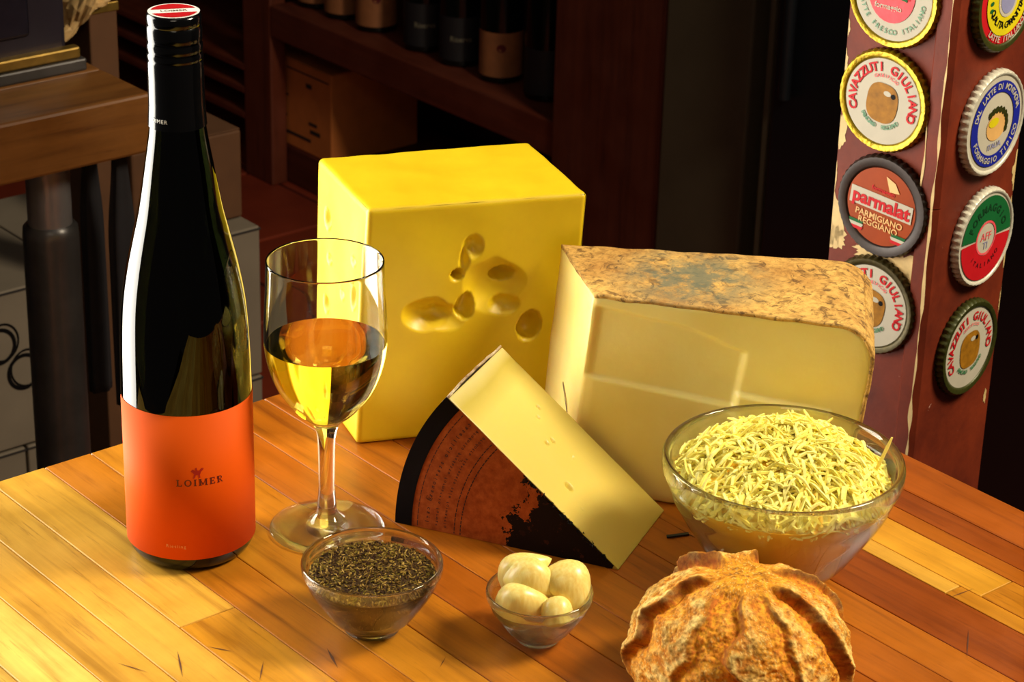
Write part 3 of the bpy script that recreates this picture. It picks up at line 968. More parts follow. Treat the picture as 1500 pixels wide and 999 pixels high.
# ------------------------------------------------------------------ crusty loaf
random.seed(4)
LC = Vector((.8008, .7510, 0))
bm = bmesh.new()
colr = bm.loops.layers.float_color.new('tint')
NA, NP = 560, 190
view_az = math.atan2(RV.y, RV.x)
cuts = [(rad(192), .05, 1.25, -1), (rad(232), .1, .40, -1), (rad(262), .0, .85, 1), (rad(298), .1, .45, 1), (rad(332), .12, 1.3, 1),
        (rad(20), .2, .8, 1), (rad(72), .2, 1.2, 1), (rad(124), .2, 1.4, -1)]
def loaf(al, az):
    """al: angle from the top, az measured from the viewer's right. returns radius factor, tint"""
    x, y, zc = math.sin(al) * math.cos(az), math.sin(al) * math.sin(az), math.cos(al)
    P3 = Vector((x, y, zc))
    n1 = noise.noise(P3 * 3.1 + Vector((4, 1, 2))); n2 = noise.noise(P3 * 9); n3 = noise.noise(P3 * 26); n4 = noise.noise(P3 * 60)
    k = 1 + .035 * n1 + .022 * n2 + .014 * n3 + .007 * n4
    crust = Vector(lin((196, 120, 28))); gold = Vector(lin((240, 168, 40))); flour = Vector(lin((242, 214, 134))); dark = Vector(lin((104, 48, 14))); ash = Vector(lin((146, 112, 52)))
    col = crust.lerp(gold, max(0, min(1, .5 + n2 * 1.3 + n3)))
    near = 9.0
    lip = 0.0; crev = 0.0; openc = 0.0
    for i, (ca, wob, am, sg) in enumerate(cuts):
        cc = ca + wob * .45 * (al - .9) + .24 * noise.noise(Vector((al * 2.8, i * 5.3, 0)))
        dlt = (az - cc + PI) % (2 * PI) - PI
        dist = sg * dlt * math.sin(max(al, .12))     # on a unit sphere
        on = sstep(.22, .42, al) * (1 - sstep(1.45, 1.9, al))
        if on <= 0: continue
        amp = am * 1.0 + .5 * sstep(.1, .7, math.sin(cc))   # the lips at the back stand up more
        if -.34 < dist < 0:
            s = -dist / .34
            k -= on * am * (.068 * (1 - s) ** 1.6) * sstep(0, .03, -dist)
            wt = min(1, am * 1.05 + .05 + .5 * n2)
            openc = max(openc, on * (1 - s)); crev = max(crev, wt * on * (1 - sstep(.015, .085, s)))
        elif 0 <= dist < .30:
            s = dist / .30
            k += on * amp * .062 * (1 - s) ** 1.5 * sstep(-.012, .03, dist)
            lip = max(lip, on * (1 - s) * sstep(.028, .06, dist)); crev = max(crev, min(1, am + .5 * n2) * on * (1 - sstep(.016, .030, dist)))
    skin = sstep(.2, .6, al) * min(1, max(0, .35 + 2.2 * n2 + 1.2 * n3 + .8 * n1))
    col = col.lerp(flour.lerp(ash, max(0, min(1, .45 + 1.6 * n1 + n3))), .75 * skin * (1 - openc))
    col = col.lerp(flour, .8 * lip * lip * max(0, min(1, .8 + 1.2 * n2)))
    col = col.lerp(gold.lerp(Vector(lin((206, 112, 30))), max(0, min(1, .5 + 2 * n3))), openc * .9)
    col = col.lerp(dark, .72 * crev)
    calm = 1 - crev
    if al < .5:
        col = col.lerp(gold.lerp(dark, max(0, min(1, .25 + 2.2 * n3 + n2))), .7 * (1 - al / .5))
    k -= .007 * n4 * (1 - calm)
    spk = noise.noise(P3 * 95)
    if spk > .38 and crev < .1 and openc < .6: col = col.lerp(flour, .6)
    if n4 > .42 and crev < .1: col = col.lerp(dark, .5)
    return k, col
grid = []
tint = []
for j in range(NP + 1):
    al = rad(.8) + (rad(150) - rad(.8)) * j / NP
    row, trow = [], []
    for i in range(NA):
        az = 2 * PI * i / NA
        k, c = loaf(al, az)
        rx, rz = .0595, .0455
        p = RV * (rx * math.sin(al) * math.cos(az) * k) + FV * (rx * math.sin(al) * math.sin(az) * k) + U * (.0295 + rz * math.cos(al) * k)
        p.z = max(p.z, .0004)
        row.append(bm.verts.new(p)); trow.append(c)
    grid.append(row); tint.append(trow)
topv = bm.verts.new(U * (grid[0][0].co.z + .0001))
def paint(f, cs):
    for l, c in zip(f.loops, cs): l[colr] = (max(0, c[0]), max(0, c[1]), max(0, c[2]), 1)
for j in range(NP):
    for i in range(NA):
        i2 = (i + 1) % NA
        paint(bm.faces.new((grid[j][i], grid[j][i2], grid[j + 1][i2], grid[j + 1][i])), (tint[j][i], tint[j][i2], tint[j + 1][i2], tint[j + 1][i]))
for i in range(NA):
    i2 = (i + 1) % NA
    paint(bm.faces.new((topv, grid[0][i2], grid[0][i])), (tint[0][0],) * 3)
bmesh.ops.recalc_face_normals(bm, faces=bm.faces[:])
t = NT('loaf_crust')
a = t.n('ShaderNodeVertexColor', layer_name='tint')
nz = t.noise(t.coord().outputs[0], 260, 5, .7)
cm = t.ramp(nz.outputs['Fac'], [(.34, (.52, .40, .28)), (.56, (1.2, 1.2, 1.15))])
c1 = t.mix(.8, a.outputs[0], cm.outputs[0], 'MULTIPLY')
t.bump(nz.outputs['Fac'], .6, .0012)
M_loaf = t.set(color=c1, rough=.75, spec=.2)
loaf_o = tag(obj('bread_loaf', bm, M_loaf, None, smooth=True), 'small round crusty loaf with split floury petals at the table front', 'bread')
loaf_o.location = LC

# ------------------------------------------------------------------ painted post with round cheese badges
PC = Vector((1.2578, 1.0199, 0))
DL = Vector((-.1338, .991, 0)); DR = Vector((.991, .1338, 0))
NL = -DR; NR = -DL                                   # outward normals of the left and right faces
WLp, WRp = .088, .104
t = NT('chipped_red_paint')
tc = t.coord()
n1 = t.noise(tc.outputs[0], 16, 6, .7); n2 = t.noise(tc.outputs[0], 90, 5, .7)
paint_c = t.ramp(n1.outputs['Fac'], [(.3, lin((84, 28, 14))), (.7, lin((124, 46, 20)))])
spk = t.ramp(n2.outputs['Fac'], [(.70, (0, 0, 0)), (.74, (1, 1, 1))])
c1 = t.mix(spk.outputs[0], paint_c.outputs[0], lin((196, 150, 130)))
t.bump(n2.outputs['Fac'], .25, .001)
M_post = t.set(color=c1, rough=.55, spec=.25)
M_cream = plain('bare_cream_primer', (206, 176, 116), .6, var=.15, scale=120)
post = empty('painted_post', (PC.x, PC.y, FL))
tag(post, 'square dark red painted post with chipped corners, standing behind the table', 'post')
def P3(a, b, z): 
    p = DL * a + DR * b; return Vector((p.x, p.y, z - FL))
bm = bmesh.new()
ZT = 1.2
ch = .006
ring = [(0, ch), (0, WRp), (WLp, WRp), (WLp, 0), (ch, 0)]
bot = [bm.verts.new(P3(a, b, FL)) for a, b in ring]; tp = [bm.verts.new(P3(a, b, ZT)) for a, b in ring]
for k in range(5): bm.faces.new((bot[k], bot[(k + 1) % 5], tp[(k + 1) % 5], tp[k]))
bm.faces.new(bot); bm.faces.new(tp)
bmesh.ops.recalc_face_normals(bm, faces=bm.faces[:])
obj('shaft', bm, M_post, post)
# corner strip nailed on the near edge of the left face, made of two lengths
for z0, z1 in ((FL, .0905), (.0915, ZT)):
    bm = bmesh.new()
    pr = [(.0015, -.0035), (.0125, -.0035), (.0140, -.0020), (.0140, 0), (.0055, .0002), (.0000, .0050), (-.0018, .0040), (-.0018, .0010)]
    b_ = [bm.verts.new(P3(a, b, z0)) for a, b in pr]; t_ = [bm.verts.new(P3(a, b, z1)) for a, b in pr]
    for k in range(len(pr)): bm.faces.new((b_[k], b_[(k + 1) % len(pr)], t_[(k + 1) % len(pr)], t_[k]))
    bm.faces.new(b_); bm.faces.new(t_)
    bmesh.ops.recalc_face_normals(bm, faces=bm.faces[:])
    obj('corner_strip', bm, M_post, post)
# chipped paint: ragged thin flakes of bare primer
rr_ = random.Random(17)
def flake(cs, face, jag=.25, n=26):
    """cs: list of (s, z, rs, rz) blobs -> ragged patches on a face"""
    for s, z, rs, rz in cs:
        pts = []
        for k in range(n):
            a = 2 * PI * k / n; q = 1 + rr_.uniform(-jag, jag)
            ss, zz = s + rs * math.cos(a) * q, z + rz * math.sin(a) * q
            if face == 'L': p = P3(min(max(ss, .0002), WLp - .0002), -.0003, zz)
            else: p = P3(-.0003, min(max(ss, .0002), WRp - .0002), zz)
            pts.append(tuple(p))
        obj('bare_patch', (pts, [tuple(range(n))]), M_cream, post)
flake([(.0865, .060, .009, .020), (.083, .046, .009, .008)], 'L')
flake([(.0865, .128, .005, .013)], 'L')
flake([(.0880, .18, .002, .014), (.0880, .205, .0015, .008), (.0880, .093, .0012, .012)], 'L', .4)
flake([(.028, .036, .022, .016), (.021, .020, .012, .014), (.050, .044, .018, .008)], 'L', .3, 40)
flake([(.1035, .094, .0035, .013), (.1038, .060, .002, .012), (.1038, .030, .0016, .014), (.1036, -.01, .0012, .01)], 'R', .4)
flake([(.098, -.089, .0018, .006)], 'R', .3)
g = Geo()
def strip_line(a, b, z0, z1, wd):
    n = int((z1 - z0) / .0035); pts_l, pts_r = [], []
    da, db = 0, 0
    for k in range(n + 1):
        z = z0 + (z1 - z0) * k / n
        w_ = wd * max(.12, .55 + 1.1 * noise.noise(Vector((z * 60, a * 300, 2))))
        off = .0012 * noise.noise(Vector((z * 28, b * 200, 7)))
        pts_l.append(tuple(P3(a - w_ + off, b, z))); pts_r.append(tuple(P3(a + w_ + off, b, z)))
    V = pts_l + pts_r; m = n + 1
    g.add(V, [(k, k + 1, m + k + 1, m + k) for k in range(n)])
strip_line(.0016, -.0039, -.14, .30, .0013)
strip_line(.0125, -.0039, .09, .165, .0011)
obj('chipped_edge', g.get(), M_cream, post)

M_gold = plain('gold_rim', (160, 134, 18), .3, .6, var=.35, scale=260, bump=.6)
M_bronze = plain('bronze_rim', (70, 60, 26), .35, .5, var=.3, scale=300)
M_darkrim = plain('dark_brown_rim', (44, 32, 26), .4, .3, var=.25, scale=300)
M_silver = plain('white_rim', (206, 200, 180), .35, .15, var=.12, scale=300)
M_olive = plain('olive_rim', (58, 60, 18), .4, .3, var=.25, scale=300)
M_pw = plain('badge_white', (186, 178, 158), .55, spec=.2, var=.05)
M_pr = plain('badge_red', (190, 22, 30), .55, spec=.2, var=.06)
M_pg = plain('badge_green', (20, 92, 44), .55, spec=.2, var=.08)
M_pb = plain('badge_blue', (26, 34, 140), .55, spec=.2, var=.06)
M_py = plain('badge_yellow', (210, 192, 20), .55, spec=.2, var=.1)
M_po = plain('badge_orange', (150, 60, 12), .55, spec=.2, var=.1)
M_pp = plain('badge_pink', (232, 84, 92), .55, spec=.2, var=.15, scale=200)
M_pbr = plain('badge_brown', (150, 100, 20), .55, spec=.2, var=.25, scale=150)
M_ptan = plain('badge_tan', (220, 170, 100), .4, var=.1)
M_pvio = plain('badge_grey_blue', (140, 140, 176), .4, var=.1)
M_pgr = plain('badge_dull_green', (70, 128, 84), .4, var=.1)
M_pdk = plain('badge_dark', (18, 60, 30), .4, var=.1)
def badge(face, s, z, label, rimmat, facemat, r=.0380, rz=0, teeth=44, fr=.90):
    """one round badge: crimped rim, domed face"""
    root = empty('cheese_badge')
    n_ = NL if face == 'L' else NR
    pos = PC + (DL * s if face == 'L' else DR * s) + Vector((0, 0, z)) + n_ * .0004
    xr = -DL if face == 'L' else DR                   # reading direction
    M4 = Matrix.Identity(4)
    up = U
    if rz:
        q = Matrix.Rotation(rz, 3, n_); xr = q @ xr; up = q @ U
    for i in range(3): M4[i][0], M4[i][1], M4[i][2], M4[i][3] = xr[i], up[i], n_[i], pos[i]
    root.matrix_world = M4
    tag(root, label, 'badge', 'round cheese badges on the post')
    seg = teeth * 4
    prf = [(1.0, 0, 1), (1.0, .0030, 1), (.985, .0052, .6), (.955, .0066, .2), (min(.93, fr + .035), .0066, 0), (fr - .015, .0056, 0)]
    V, Fc = [], []
    for q, h, cr_ in prf:
        for k in range(seg):
            a = 2 * PI * k / seg
            rr2 = r * (q + (.018 * math.cos(teeth * a) - .012) * cr_)
            V.append((rr2 * math.cos(a), rr2 * math.sin(a), h))
    for i in range(len(prf) - 1):
        for k in range(seg):
            k2 = (k + 1) % seg
            Fc.append((i * seg + k, i * seg + k2, (i + 1) * seg + k2, (i + 1) * seg + k))
    rim_ = obj('rim', (V, Fc), rimmat, root, smooth=40)
    so = rim_.modifiers.new('thickness', 'SOLIDIFY'); so.thickness = .0006; so.offset = -1
    g = Geo()
    rf = r * fr
    V, Fc = [(0, 0, .0060)], []
    for i, q in enumerate((.5, 1)):
        for k in range(64):
            a = 2 * PI * k / 64
            V.append((rf * q * math.cos(a), rf * q * math.sin(a), .0060 - .0004 * q))
    for k in range(64):
        k2 = (k + 1) % 64
        Fc += [(0, 1 + k, 1 + k2), (1 + k, 65 + k, 65 + k2, 1 + k2)]
    fc = obj('face', (V, Fc), facemat, root)
    return root, fc, rf
def pz(h): return lambda x, y: (x, y, .0060 + h)
def blob(g, rx, ry, place, cx=0, cy=0, n=28, sq=1.0):
    g.poly([(cx + rx * math.copysign(abs(math.cos(2 * PI * k / n)) ** sq, math.cos(2 * PI * k / n)), cy + ry * math.copysign(abs(math.sin(2 * PI * k / n)) ** sq, math.sin(2 * PI * k / n))) for k in range(n)], place)
    return g
def dairy_badge(face, s, z, label, rimmat, rz=0):
    b, f, rf = badge(face, s, z, label, rimmat, M_pw, rz=rz, fr=.84)
    p = pz(.0003)
    o = obj('lettering', Geo().arc_text('CAVAZZUTI GIULIANO', .0092, rf * .79, -114, 100, p, .03).get(), M_pr, f); o['label'] = 'red curved lettering'
    g = Geo().arc_text('PARMIGIANO', .0044, rf * .60, 228, 190, p, .02, True); g.arc_text('REGGIANO', .0044, rf * .60, 168, 130, p, .02, True)
    obj('lettering', g.get(), M_pgr, f)
    obj('lettering', Geo().arc_text('CASEIFICIO', .0034, rf * .60, -28, 28, p, .02).get(), M_pp, f)
    g = blob(Geo(), rf * .41, rf * .46, p, 0, -.001, 32, .75)
    o = obj('emblem', g.get(), M_pbr, f); o['label'] = 'picture of a brown cheese wheel'
    g = blob(Geo(), rf * .10, rf * .06, pz(.0005), rf * .10, rf * .22); obj('highlight_print', g.get(), M_pw, f)
    g = blob(Geo(), rf * .06, rf * .06, pz(.0005), rf * .26, rf * .20); obj('hole_print', g.get(), M_black, f)
    return b
dairy_badge('L', .0496, .1608, 'round white badge with a gold rim, above the orange badge', M_gold, rad(-6))
dairy_badge('R', .0569, -.0333, 'round white badge with a dark green rim, lowest on the post side', M_olive, rad(4))
dairy_badge('L', .0440, .0044, 'round dull badge half hidden behind the mottled hard cheese', M_bronze, rad(-10))
# orange badge with a white band
b, f, rf = badge('L', .0425, .0825, 'round orange badge with a white name band and dark rim', M_darkrim, M_po, rz=rad(-5), r=.0388, fr=.77)
p = pz(.0003); p2 = pz(.0006)
wb = obj('name_band', Geo().poly([(-rf * .90, rf * .30), (rf * .90, rf * .30), (rf * .90, -rf * .14), (-rf * .90, -rf * .14)], p).get(), M_pw, f)
o = obj('lettering', Geo().text('parmalat', .0142, lambda x, y: (x, y + rf * .075, .0067), .035).get(), M_pr, f); o['label'] = 'red name lettering'
g = Geo().text('PARMIGIANO', .0068, lambda x, y: (x, y - rf * .31, .0063), .015); g.text('REGGIANO', .0068, lambda x, y: (x, y - rf * .50, .0063), .015)
obj('lettering', g.get(), M_ptan, f)
g = Geo().text('formaggio', .0050, lambda x, y: (x, y + rf * .42, .0063), .02); obj('lettering', g.get(), M_pr, f)
g = Geo()
for sx in (-.62, .62):
    x0 = sx * rf
    for dy, mt in ((-.58, M_pg), (-.66, M_pw), (-.74, M_pr)):
        obj('flag_stripe', Geo().poly([(x0 - rf * .22, rf * (dy + .04)), (x0 + rf * .22, rf * (dy + .04)), (x0 + rf * .18, rf * (dy - .04)), (x0 - rf * .18, rf * (dy - .04))], p).get(), mt, f)
g = Geo().poly([(rf * .02, rf * .82), (rf * .30, rf * .72), (rf * .46, rf * .50), (rf * .18, rf * .46)], p); obj('worn_patch', g.get(), M_ptan, f)
# pink badge at the top of the left face
b, f, rf = badge('L', .0487, .2380, 'round badge with pink and red picture inside a gold rim', M_gold, M_pw, fr=.85)
blob(g := Geo(), rf * .60, rf * .66, p, -.001, .002); obj('emblem', g.get(), M_pp, f)
g = Geo().poly([(-rf * .1, rf * .30), (rf * .5, rf * .24), (rf * .45, -rf * .02), (-rf * .3, rf * .02)], p2); obj('emblem', g.get(), M_pr, f)
g = Geo().poly([(rf * .02, rf * .16), (rf * .40, rf * .16), (rf * .38, -rf * .06), (rf * .1, rf * .0)], pz(.0008)); obj('emblem', g.get(), M_pg, f)
obj('lettering', Geo().text('formaggio', .0056, lambda x, y: (x - .003, y - rf * .25, .0067), .02).get(), M_pw, f)
obj('lettering', Geo().arc_text('LATTE FRESCO ITALIANO', .0050, rf * .80, 262, 98, p, .02, True).get(), M_pgr, f)
# blue ring badge
b, f, rf = badge('R', .0569, .1434, 'round white badge with a blue lettered ring and pale crimped rim', M_silver, M_pw, rz=rad(3), r=.0395)
obj('blue_ring', Geo().sector(rf * .66, rf * .90, 0, 360, p).get(), M_pb, f)
obj('lettering', Geo().arc_text('DAL LATTE DI MONTAGNA', .0062, rf * .78, -70, 75, p2, .02).get(), M_pw, f)
obj('lettering', Geo().arc_text('FORMAGGIO TIPICO', .0062, rf * .78, 250, 110, p2, .02, True).get(), M_pw, f)
g = blob(Geo(), rf * .36, rf * .30, p, .001, -rf * .06); obj('emblem', g.get(), M_ptan, f)
g = blob(Geo(), rf * .18, rf * .10, p2, -.003, rf * .05); obj('emblem', g.get(), M_py, f)
g = Geo()
for k in range(9):
    a = rad(-20 + 18 * k); blob(g, rf * .06, rf * .08, p2, rf * .40 * math.cos(a), -rf * .06 + rf * .36 * math.sin(a), 10)
obj('leaf_print', g.get(), M_olive, f)
obj('lettering', Geo().text('ITALIA', .0060, lambda x, y: (x, y - rf * .47, .0063), .02).get(), M_pvio, f)
# green, white and red badge
b, f, rf = badge('R', .0616, .0540, 'round badge split green above and red below, round pale centre', M_silver, M_pw, rz=rad(-2))
obj('green_half', Geo().sector(rf * .40, rf * .95, -88, 88, p).get(), M_pg, f)
g = Geo().sector(rf * .40, rf * .95, 92, 268, p); obj('red_half', g.get(), M_pr, f)
obj('lettering', Geo().arc_text('FORMAGGIO', .0080, rf * .68, -66, 66, p2, .03).get(), M_pdk, f)
obj('lettering', Geo().arc_text('ITALIANO', .0050, rf * .62, 230, 130, p2, .02, True).get(), M_maroon, f)
obj('centre_ring', Geo().sector(rf * .34, rf * .39, 0, 360, p).get(), M_pp, f)
obj('lettering', Geo().text('AFF', .0090, lambda x, y: (x, y + .001, .0063), .0).get(), M_pp, f)
obj('lettering', Geo().text('TI', .0080, lambda x, y: (x, y - rf * .18, .0063), .0).get(), M_pvio, f)
# yellow and red badge at the top right
b, f, rf = badge('R', .0545, .2365, 'round yellow badge with red edge and blue centre, highest on the post side', M_olive, M_pr, rz=rad(3), r=.0395, fr=.84)
obj('yellow_ring', Geo().sector(rf * .34, rf * .80, 0, 360, p).get(), M_py, f)
blob(g := Geo(), rf * .36, rf * .40, p2); obj('emblem', g.get(), M_pw, f)
blob(g := Geo(), rf * .28, rf * .32, pz(.0008)); obj('emblem', g.get(), M_pvio, f)
obj('lettering', Geo().arc_text('QUALITA GARANTITA', .0070, rf * .58, 250, 110, p2, .02, True).get(), M_black, f)
obj('lettering', Geo().arc_text('LATTE ITALIANO', .0062, rf * .89, 225, 135, p2, .02, True).get(), M_pw, f)
g = Geo().sector(rf * .82, rf * .98, 105, 128, p2); obj('worn_patch', g.get(), M_pw, f)
g = Geo()
for k in range(4): blob(g, rf * .07, rf * .05, p2, -rf * .62, rf * (.35 - .16 * k), 10)
obj('leaf_print', g.get(), M_pg, f)

# ------------------------------------------------------------------ second workbench on the left and what stands by it
TONE2 = [(104, 64, 24), (124, 78, 32), (140, 90, 38)]
M_bench = wood('bench_plank', TONE2, (5, 60, 60), (.35, .55))
b2 = empty('wooden_workbench', (.90, 2.1, FL))
tag(b2, 'brown wooden workbench with thick top and round metal leg, beyond the bottle', 'table')
rnd = random.Random(2)
for k, (ya, yb) in enumerate(((1.797, 1.885), (1.885, 1.99), (1.99, 2.09), (2.09, 2.19))):
    o = obj('plank', box(.66 - .90, 1.086 - .90, ya - 2.1 + .0004, yb - 2.1 - .0004, TZ - .057, TZ, .003), M_bench, b2)
    o['tone'] = rnd.uniform(.2, .8)
M_steel = plain('worn_steel', (150, 144, 144), .32, .6, var=.15, scale=30)
M_dsteel = plain('dark_steel', (84, 80, 78), .34, .6, var=.2, scale=30)
for lx, ly in ((1.004, 1.85), (.72, 1.85), (1.004, 2.11), (.72, 2.11)):
    up_ = lathe([(.0, TZ - .057), (.0205, TZ - .057), (.0205, TZ - .135), (0, TZ - .135)], 32)
    lo_ = lathe([(.0, TZ - .130), (.0220, TZ - .124), (.0255, TZ - .128), (.0262, TZ - .136), (.0262, .012), (.032, .010), (.032, 0), (0, 0)], 32)
    a_ = obj('leg', lo_, M_dsteel, b2, smooth=40); a_.location = (lx - .90, ly - 2.1, 0)
    c_ = obj('leg_tube', up_, M_steel, a_, smooth=40)
# steel appliance with a brass trim on the workbench
M_appl = plain('dark_enamel', (46, 40, 50), .35, .2, var=.1, scale=20)
M_brass = plain('brass_trim', (150, 118, 52), .35, .7, var=.2, scale=80)
ap = tag(empty('counter_appliance', (.87, 2.03, 0)), 'dark enamel counter appliance with a brass lower trim on the workbench', 'appliance')
obj('housing', box(-.19, .19, -.13, .12, .012, .24, .006), M_appl, ap)
obj('brass_trim', box(-.192, .198, -.140, -.128, .0125, .0235, .002), M_brass, ap)
obj('base_rail', box(-.192, .203, -.142, .12, 0, .0120, .002), M_dsteel, ap)
obj('front_panel', box(-.17, .15, -.1335, -.129, .04, .22, .003), plain('dark_panel', (34, 30, 40), .2), ap)
# brown carton with crumpled paper on top, behind the workbench
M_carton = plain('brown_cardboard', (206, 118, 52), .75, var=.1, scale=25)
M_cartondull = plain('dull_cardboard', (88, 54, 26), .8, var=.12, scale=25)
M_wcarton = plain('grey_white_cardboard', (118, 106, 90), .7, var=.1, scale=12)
M_tape = plain('carton_seam', (40, 34, 30), .7)
ct = tag(empty('tall_carton', (1.215, 2.14, FL)), 'tall narrow brown carton behind the workbench, crumpled paper on its top', 'box')
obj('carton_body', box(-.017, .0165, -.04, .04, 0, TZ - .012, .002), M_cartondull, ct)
obj('flap', box(-.0185, .018, -.0415, -.0385, TZ - .020, TZ - .010, .001), M_brass, ct)  # brass-yellow strip paints the lit top rim onto the carton
bm = bmesh.new()
bmesh.ops.create_icosphere(bm, subdivisions=4, radius=1)
for v in bm.verts:
    c = v.co.copy()
    k = 1 + .45 * noise.noise(c * 2.2) + .25 * abs(noise.noise(c * 5.5))
    v.co = Vector((c.x * .030 * k, c.y * .030 * k, max(-.0, (c.z + .45) * .034 * k)))
    if v.co.x < -.004: v.co.z -= min(.034, (-.004 - v.co.x) * 1.6)
pp = tag(obj('crumpled_paper', bm, plain('crumpled_yellow_paper', (186, 150, 96), .7, var=.25, scale=90), None, smooth=20), 'crumpled yellowish paper resting on the tall narrow carton', 'paper')
pp.location = (1.2, 2.118, -.0115)
# white cartons stacked beyond the aisle
def ring_print(g, cx, cz, r0, r1, sx=1.0, n=28, y=-.0006):
    V, Fc = [], []
    for k in range(n + 1):
        a = 2 * PI * k / n
        for r in (r0, r1): V.append((cx + r * sx * math.cos(a), y, cz + r * math.sin(a)))
    for k in range(n): Fc.append((2 * k, 2 * k + 2, 2 * k + 3, 2 * k + 1))
    g.add(V, Fc)
def carton(x0, x1, z0, z1, label, rings=(), y0=2.167, y1=2.42):
    root = tag(empty('white_carton', (x0, y0, z0)), label, 'box', 'white cartons stacked by the workbench')
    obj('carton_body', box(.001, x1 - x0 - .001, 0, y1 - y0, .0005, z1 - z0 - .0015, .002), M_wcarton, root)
    g = Geo()
    for cx, cz, r in rings:
        ring_print(g, cx - x0, cz - z0, r - .0045, r, .95)
        ring_print(g, cx - x0 + .004, cz - z0 + .004, r - .0015, r + .001, .9, 28, -.0007)
    if rings: obj('ring_print', g.get(), M_black, root)
    o = obj('lid_seam', box(0, x1 - x0, -.0008, .002, z1 - z0 - .006, z1 - z0 - .0035), M_tape, root)
    return root
carton(.86, 1.205, -.522, -.330, 'white carton printed with interlocked circles, upper row under the workbench', ((1.105, -.395, .022), (1.133, -.432, .022)))
carton(1.206, 1.449, -.522, -.331, 'white carton printed with one small circle, upper row behind the bottle', ((1.2470, -.500, .0155),))
carton(.86, 1.130, -.715, -.523, 'white carton in the lower row with a thick black circle', ((1.088, -.585, .024),))
carton(1.131, 1.449, -.715, -.523, 'white carton in the lower row, plain face behind the bottle', ())
carton(.86, 1.160, FL, -.716, 'white carton on the floor, under the thick black circle', ())
carton(1.161, 1.449, FL, -.716, 'white carton on the floor, under the plain faced one', ())
o = tag(empty('cardboard_box', (1.40, 2.28, -.331)), 'dim brown cardboard box standing on the white cartons behind the bottle', 'box')
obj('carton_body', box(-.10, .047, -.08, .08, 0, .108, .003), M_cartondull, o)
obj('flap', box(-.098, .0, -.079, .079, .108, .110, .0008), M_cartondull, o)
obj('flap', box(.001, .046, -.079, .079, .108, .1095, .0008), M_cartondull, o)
# dark cloths hanging from the workbench end
def hang(x, y, w_, z0, label):
    bm = bmesh.new(); vs = []
    n, m = 40, 30
    for i in range(n + 1):
        a = 2 * PI * i / n
        row = []
        for j in range(m + 1):
            z = -.0575 + (z0 + .0575) * j / m
            k = (.55 + .45 * sstep(0, .35, j / m)) * (1 + .12 * math.sin(5 * a + j * .05)) 
            row.append(bm.verts.new((w_ * math.cos(a) * k, w_ * .6 * math.sin(a) * k, z)))
        vs.append(row)
    for i in range(n):
        for j in range(m): bm.faces.new((vs[i][j], vs[i + 1][j], vs[i + 1][j + 1], vs[i][j + 1]))
    bmesh.ops.remove_doubles(bm, verts=bm.verts[:], dist=1e-6)
    bm.faces.new([v for v in [vs[i][m] for i in range(n)]]) if False else None
    bmesh.ops.holes_fill(bm, edges=[e for e in bm.edges if e.is_boundary], sides=0)
    bmesh.ops.recalc_face_normals(bm, faces=bm.faces[:])
    o = obj('hanging_cloth', bm, plain('dark_cloth', (24, 20, 24), .85, var=.2, scale=60), None, smooth=True)
    o.location = (x, y, 0)
    return tag(o, label, 'cloth', 'dark cloths hanging under the workbench')
hang(1.060, 1.87, .0115, -.320, 'narrow dark cloth hanging under the workbench, nearer the metal leg')
hang(1.0660, 1.825, .0135, -.318, 'dark cloth hanging lowest under the workbench, nearer the bottle')

# ------------------------------------------------------------------ wine shelf at the back
M_shelf = wood('shelf_wood', [(78, 32, 16), (98, 42, 22), (116, 52, 28)], (60, 60, 4), (.45, .65))
M_shelfh = wood('shelf_board_wood', [(66, 26, 14), (88, 36, 20), (108, 46, 24)], (60, 4, 60), (.45, .65))
SX = 2.38
sh = tag(empty('wine_shelf', (SX, 3.0, FL)), 'dark brown wooden wine shelf along the back wall', 'shelf')
def sbox(name, x0, x1, y0, y1, z0, z1, mat=None, tone=.5):
    o = obj(name, box(x0 - SX, x1 - SX, y0 - 3.0, y1 - 3.0, z0 - FL, z1 - FL, .003), mat or M_shelf, sh); o['tone'] = tone; return o
sbox('upright', SX, SX + .035, 3.515, 3.605, FL, .9, tone=.7)
sbox('upright', SX + .32, SX + .36, 3.60, 3.66, FL, .9, tone=.6)
sbox('upright', SX - .005, SX + .36, 2.468, 2.716, FL, .9, tone=.35)
sbox('upright', SX, SX + .36, 4.70, 4.78, FL, .9, tone=.5)
sbox('shelf_board', SX, SX + .36, 2.716, 3.515, -.608, -.548, M_shelfh, .8)
sbox('shelf_board', SX, SX + .36, 2.716, 3.515, -.12, -.06, M_shelfh, .5)
sbox('plinth', SX + .037, SX + .318, 2.72, 3.60, FL, -.8265, M_shelfh, .6)
for z in (-.785, -.735, -.690, -.40, -.1):
    sbox('shelf_board', SX, SX + .36, 3.605, 4.70, z - .007, z + .007, M_shelfh, .9)
sbox('back_panel', SX + .36, SX + .38, 2.468, 4.78, FL, .9, M_shelfh, .0)
# carton on the plinth
o = tag(empty('printed_carton', (2.50, 3.485, -.826)), 'orange brown printed carton under the bottle shelf', 'box')
obj('carton_body', box(-.08, .12, -.105, .090, 0, .172, .003), M_carton, o)
g = Geo()
fx = lambda x, y: (-.0806, -x, y)         # print on the face towards the aisle
def dash(y0, y1, z, h=.0035): obj('print_line', Geo().poly([(-y0, z), (-y1, z), (-y1, z + h), (-y0, z + h)], fx).get(), M_tape, o)
dash(.035, -.098, .152, .003); dash(.078, .044, .128); dash(.078, .052, .114); dash(.076, .030, .098); dash(-.026, -.044, .128, .009)
dash(.066, .036, .056, .006); dash(-.034, -.060, .058, .006); dash(-.038, -.070, .042, .008); dash(.076, -.040, .024, .006)
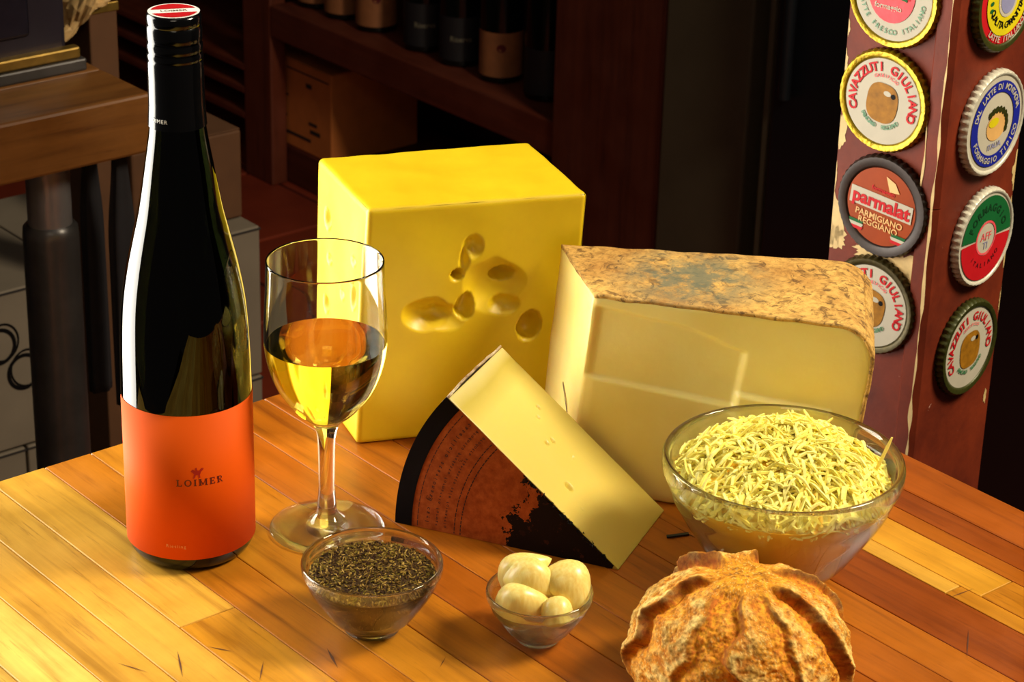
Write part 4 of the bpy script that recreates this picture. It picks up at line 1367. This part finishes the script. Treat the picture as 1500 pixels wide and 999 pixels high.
# bottles on the shelf
M_dbottle = plain('black_bottle_glass', (10, 12, 10), .12, var=.1)
M_plabel = plain('faded_orange_label', (150, 92, 52), .7, var=.12)
M_dlabel = plain('dark_label', (22, 20, 24), .6)
proto_b = None
def shelf_bottle(y, label, lab=True, script=False, x=2.455):
    root = tag(empty('shelf_bottle', (x, y, -.548)), label, 'bottle', 'dark bottles on the wine shelf')
    pr = [(0, .003), (.032, .0), (.0365, .004), (.037, .01)] + smooth_prof([(.037, .01), (.037, .17), (.034, .195), (.018, .222), (.0145, .24), (.0145, .29), (.0155, .292), (.0155, .305), (.013, .307)], 4)[1:] + [(0, .307)]
    obj('bottle_body', lathe(pr, 40), M_dbottle, root, smooth=40)
    V, Fc = [], []
    a0 = math.atan2(-y, -x)
    for k in range(33):
        a = a0 + rad(-80 + 160 * k / 32)
        V += [(.0374 * math.cos(a), .0374 * math.sin(a), .012), (.0374 * math.cos(a), .0374 * math.sin(a), .088)]
    l_ = obj('label', (V, [(2 * k, 2 * k + 2, 2 * k + 3, 2 * k + 1) for k in range(32)]), M_plabel if lab else M_dlabel, root, smooth=True)
    if lab: l_['label'] = 'faded orange label'
    pl = on_cyl(.0377, .062, a0)
    if script: obj('lettering', Geo().text('Riserva', .013, on_cyl(.0377, .050, a0), .01).get(), M_grey, l_)
    elif lab:
        blob(g2 := Geo(), .008, .007, pl); obj('emblem', g2.get(), M_maroon, l_)
    return root
shelf_bottle(3.470, 'dark shelf bottle with a faded orange label, right against the shelf upright')
shelf_bottle(3.385, 'dark shelf bottle with a faded orange label, second from the shelf upright')
shelf_bottle(3.290, 'dark shelf bottle with a faded orange label, third from the shelf upright')
shelf_bottle(3.150, 'dark shelf bottle with grey script, beside the third orange label', False, True)
shelf_bottle(3.050, 'dark shelf bottle with grey script, beside the lone orange label', False, True)
shelf_bottle(2.942, 'dark shelf bottle with a lone orange label, above the yellow cheese block')
shelf_bottle(2.825, 'dark shelf bottle without bright label, against the wide dark panel', False)
# panels beside the shelf
M_gpanel = plain('grey_brown_panel', (78, 68, 50), .6, var=.12, scale=10)
struct(obj('trim_1', box(2.37, 2.86, 2.285, 2.462, FL, 1.9, .004), M_gpanel), 'grey brown wall pilaster')
M_fridge = plain('black_fridge_enamel', (16, 18, 22), .35, var=.1, scale=8)
fr = tag(empty('tall_fridge', (2.605, 1.95, FL)), 'tall black refrigerator cabinet beside the grey brown pilaster', 'refrigerator')
obj('cabinet', box(-.24, .24, -.35, .30, .02, 2.2, .006), M_fridge, fr)
obj('door', box(-.266, -.242, -.345, .26, .06, 2.18, .005), M_fridge, fr)
obj('handle', lathe([(0, .9), (.009, .9), (.009, 1.6), (0, 1.6)], 16), M_fridge, fr, smooth=40).location = (-.278, .225, -.35)
obj('hinge_strip', box(-.262, -.244, .268, .278, .06, 2.18, .002), M_gpanel, fr)
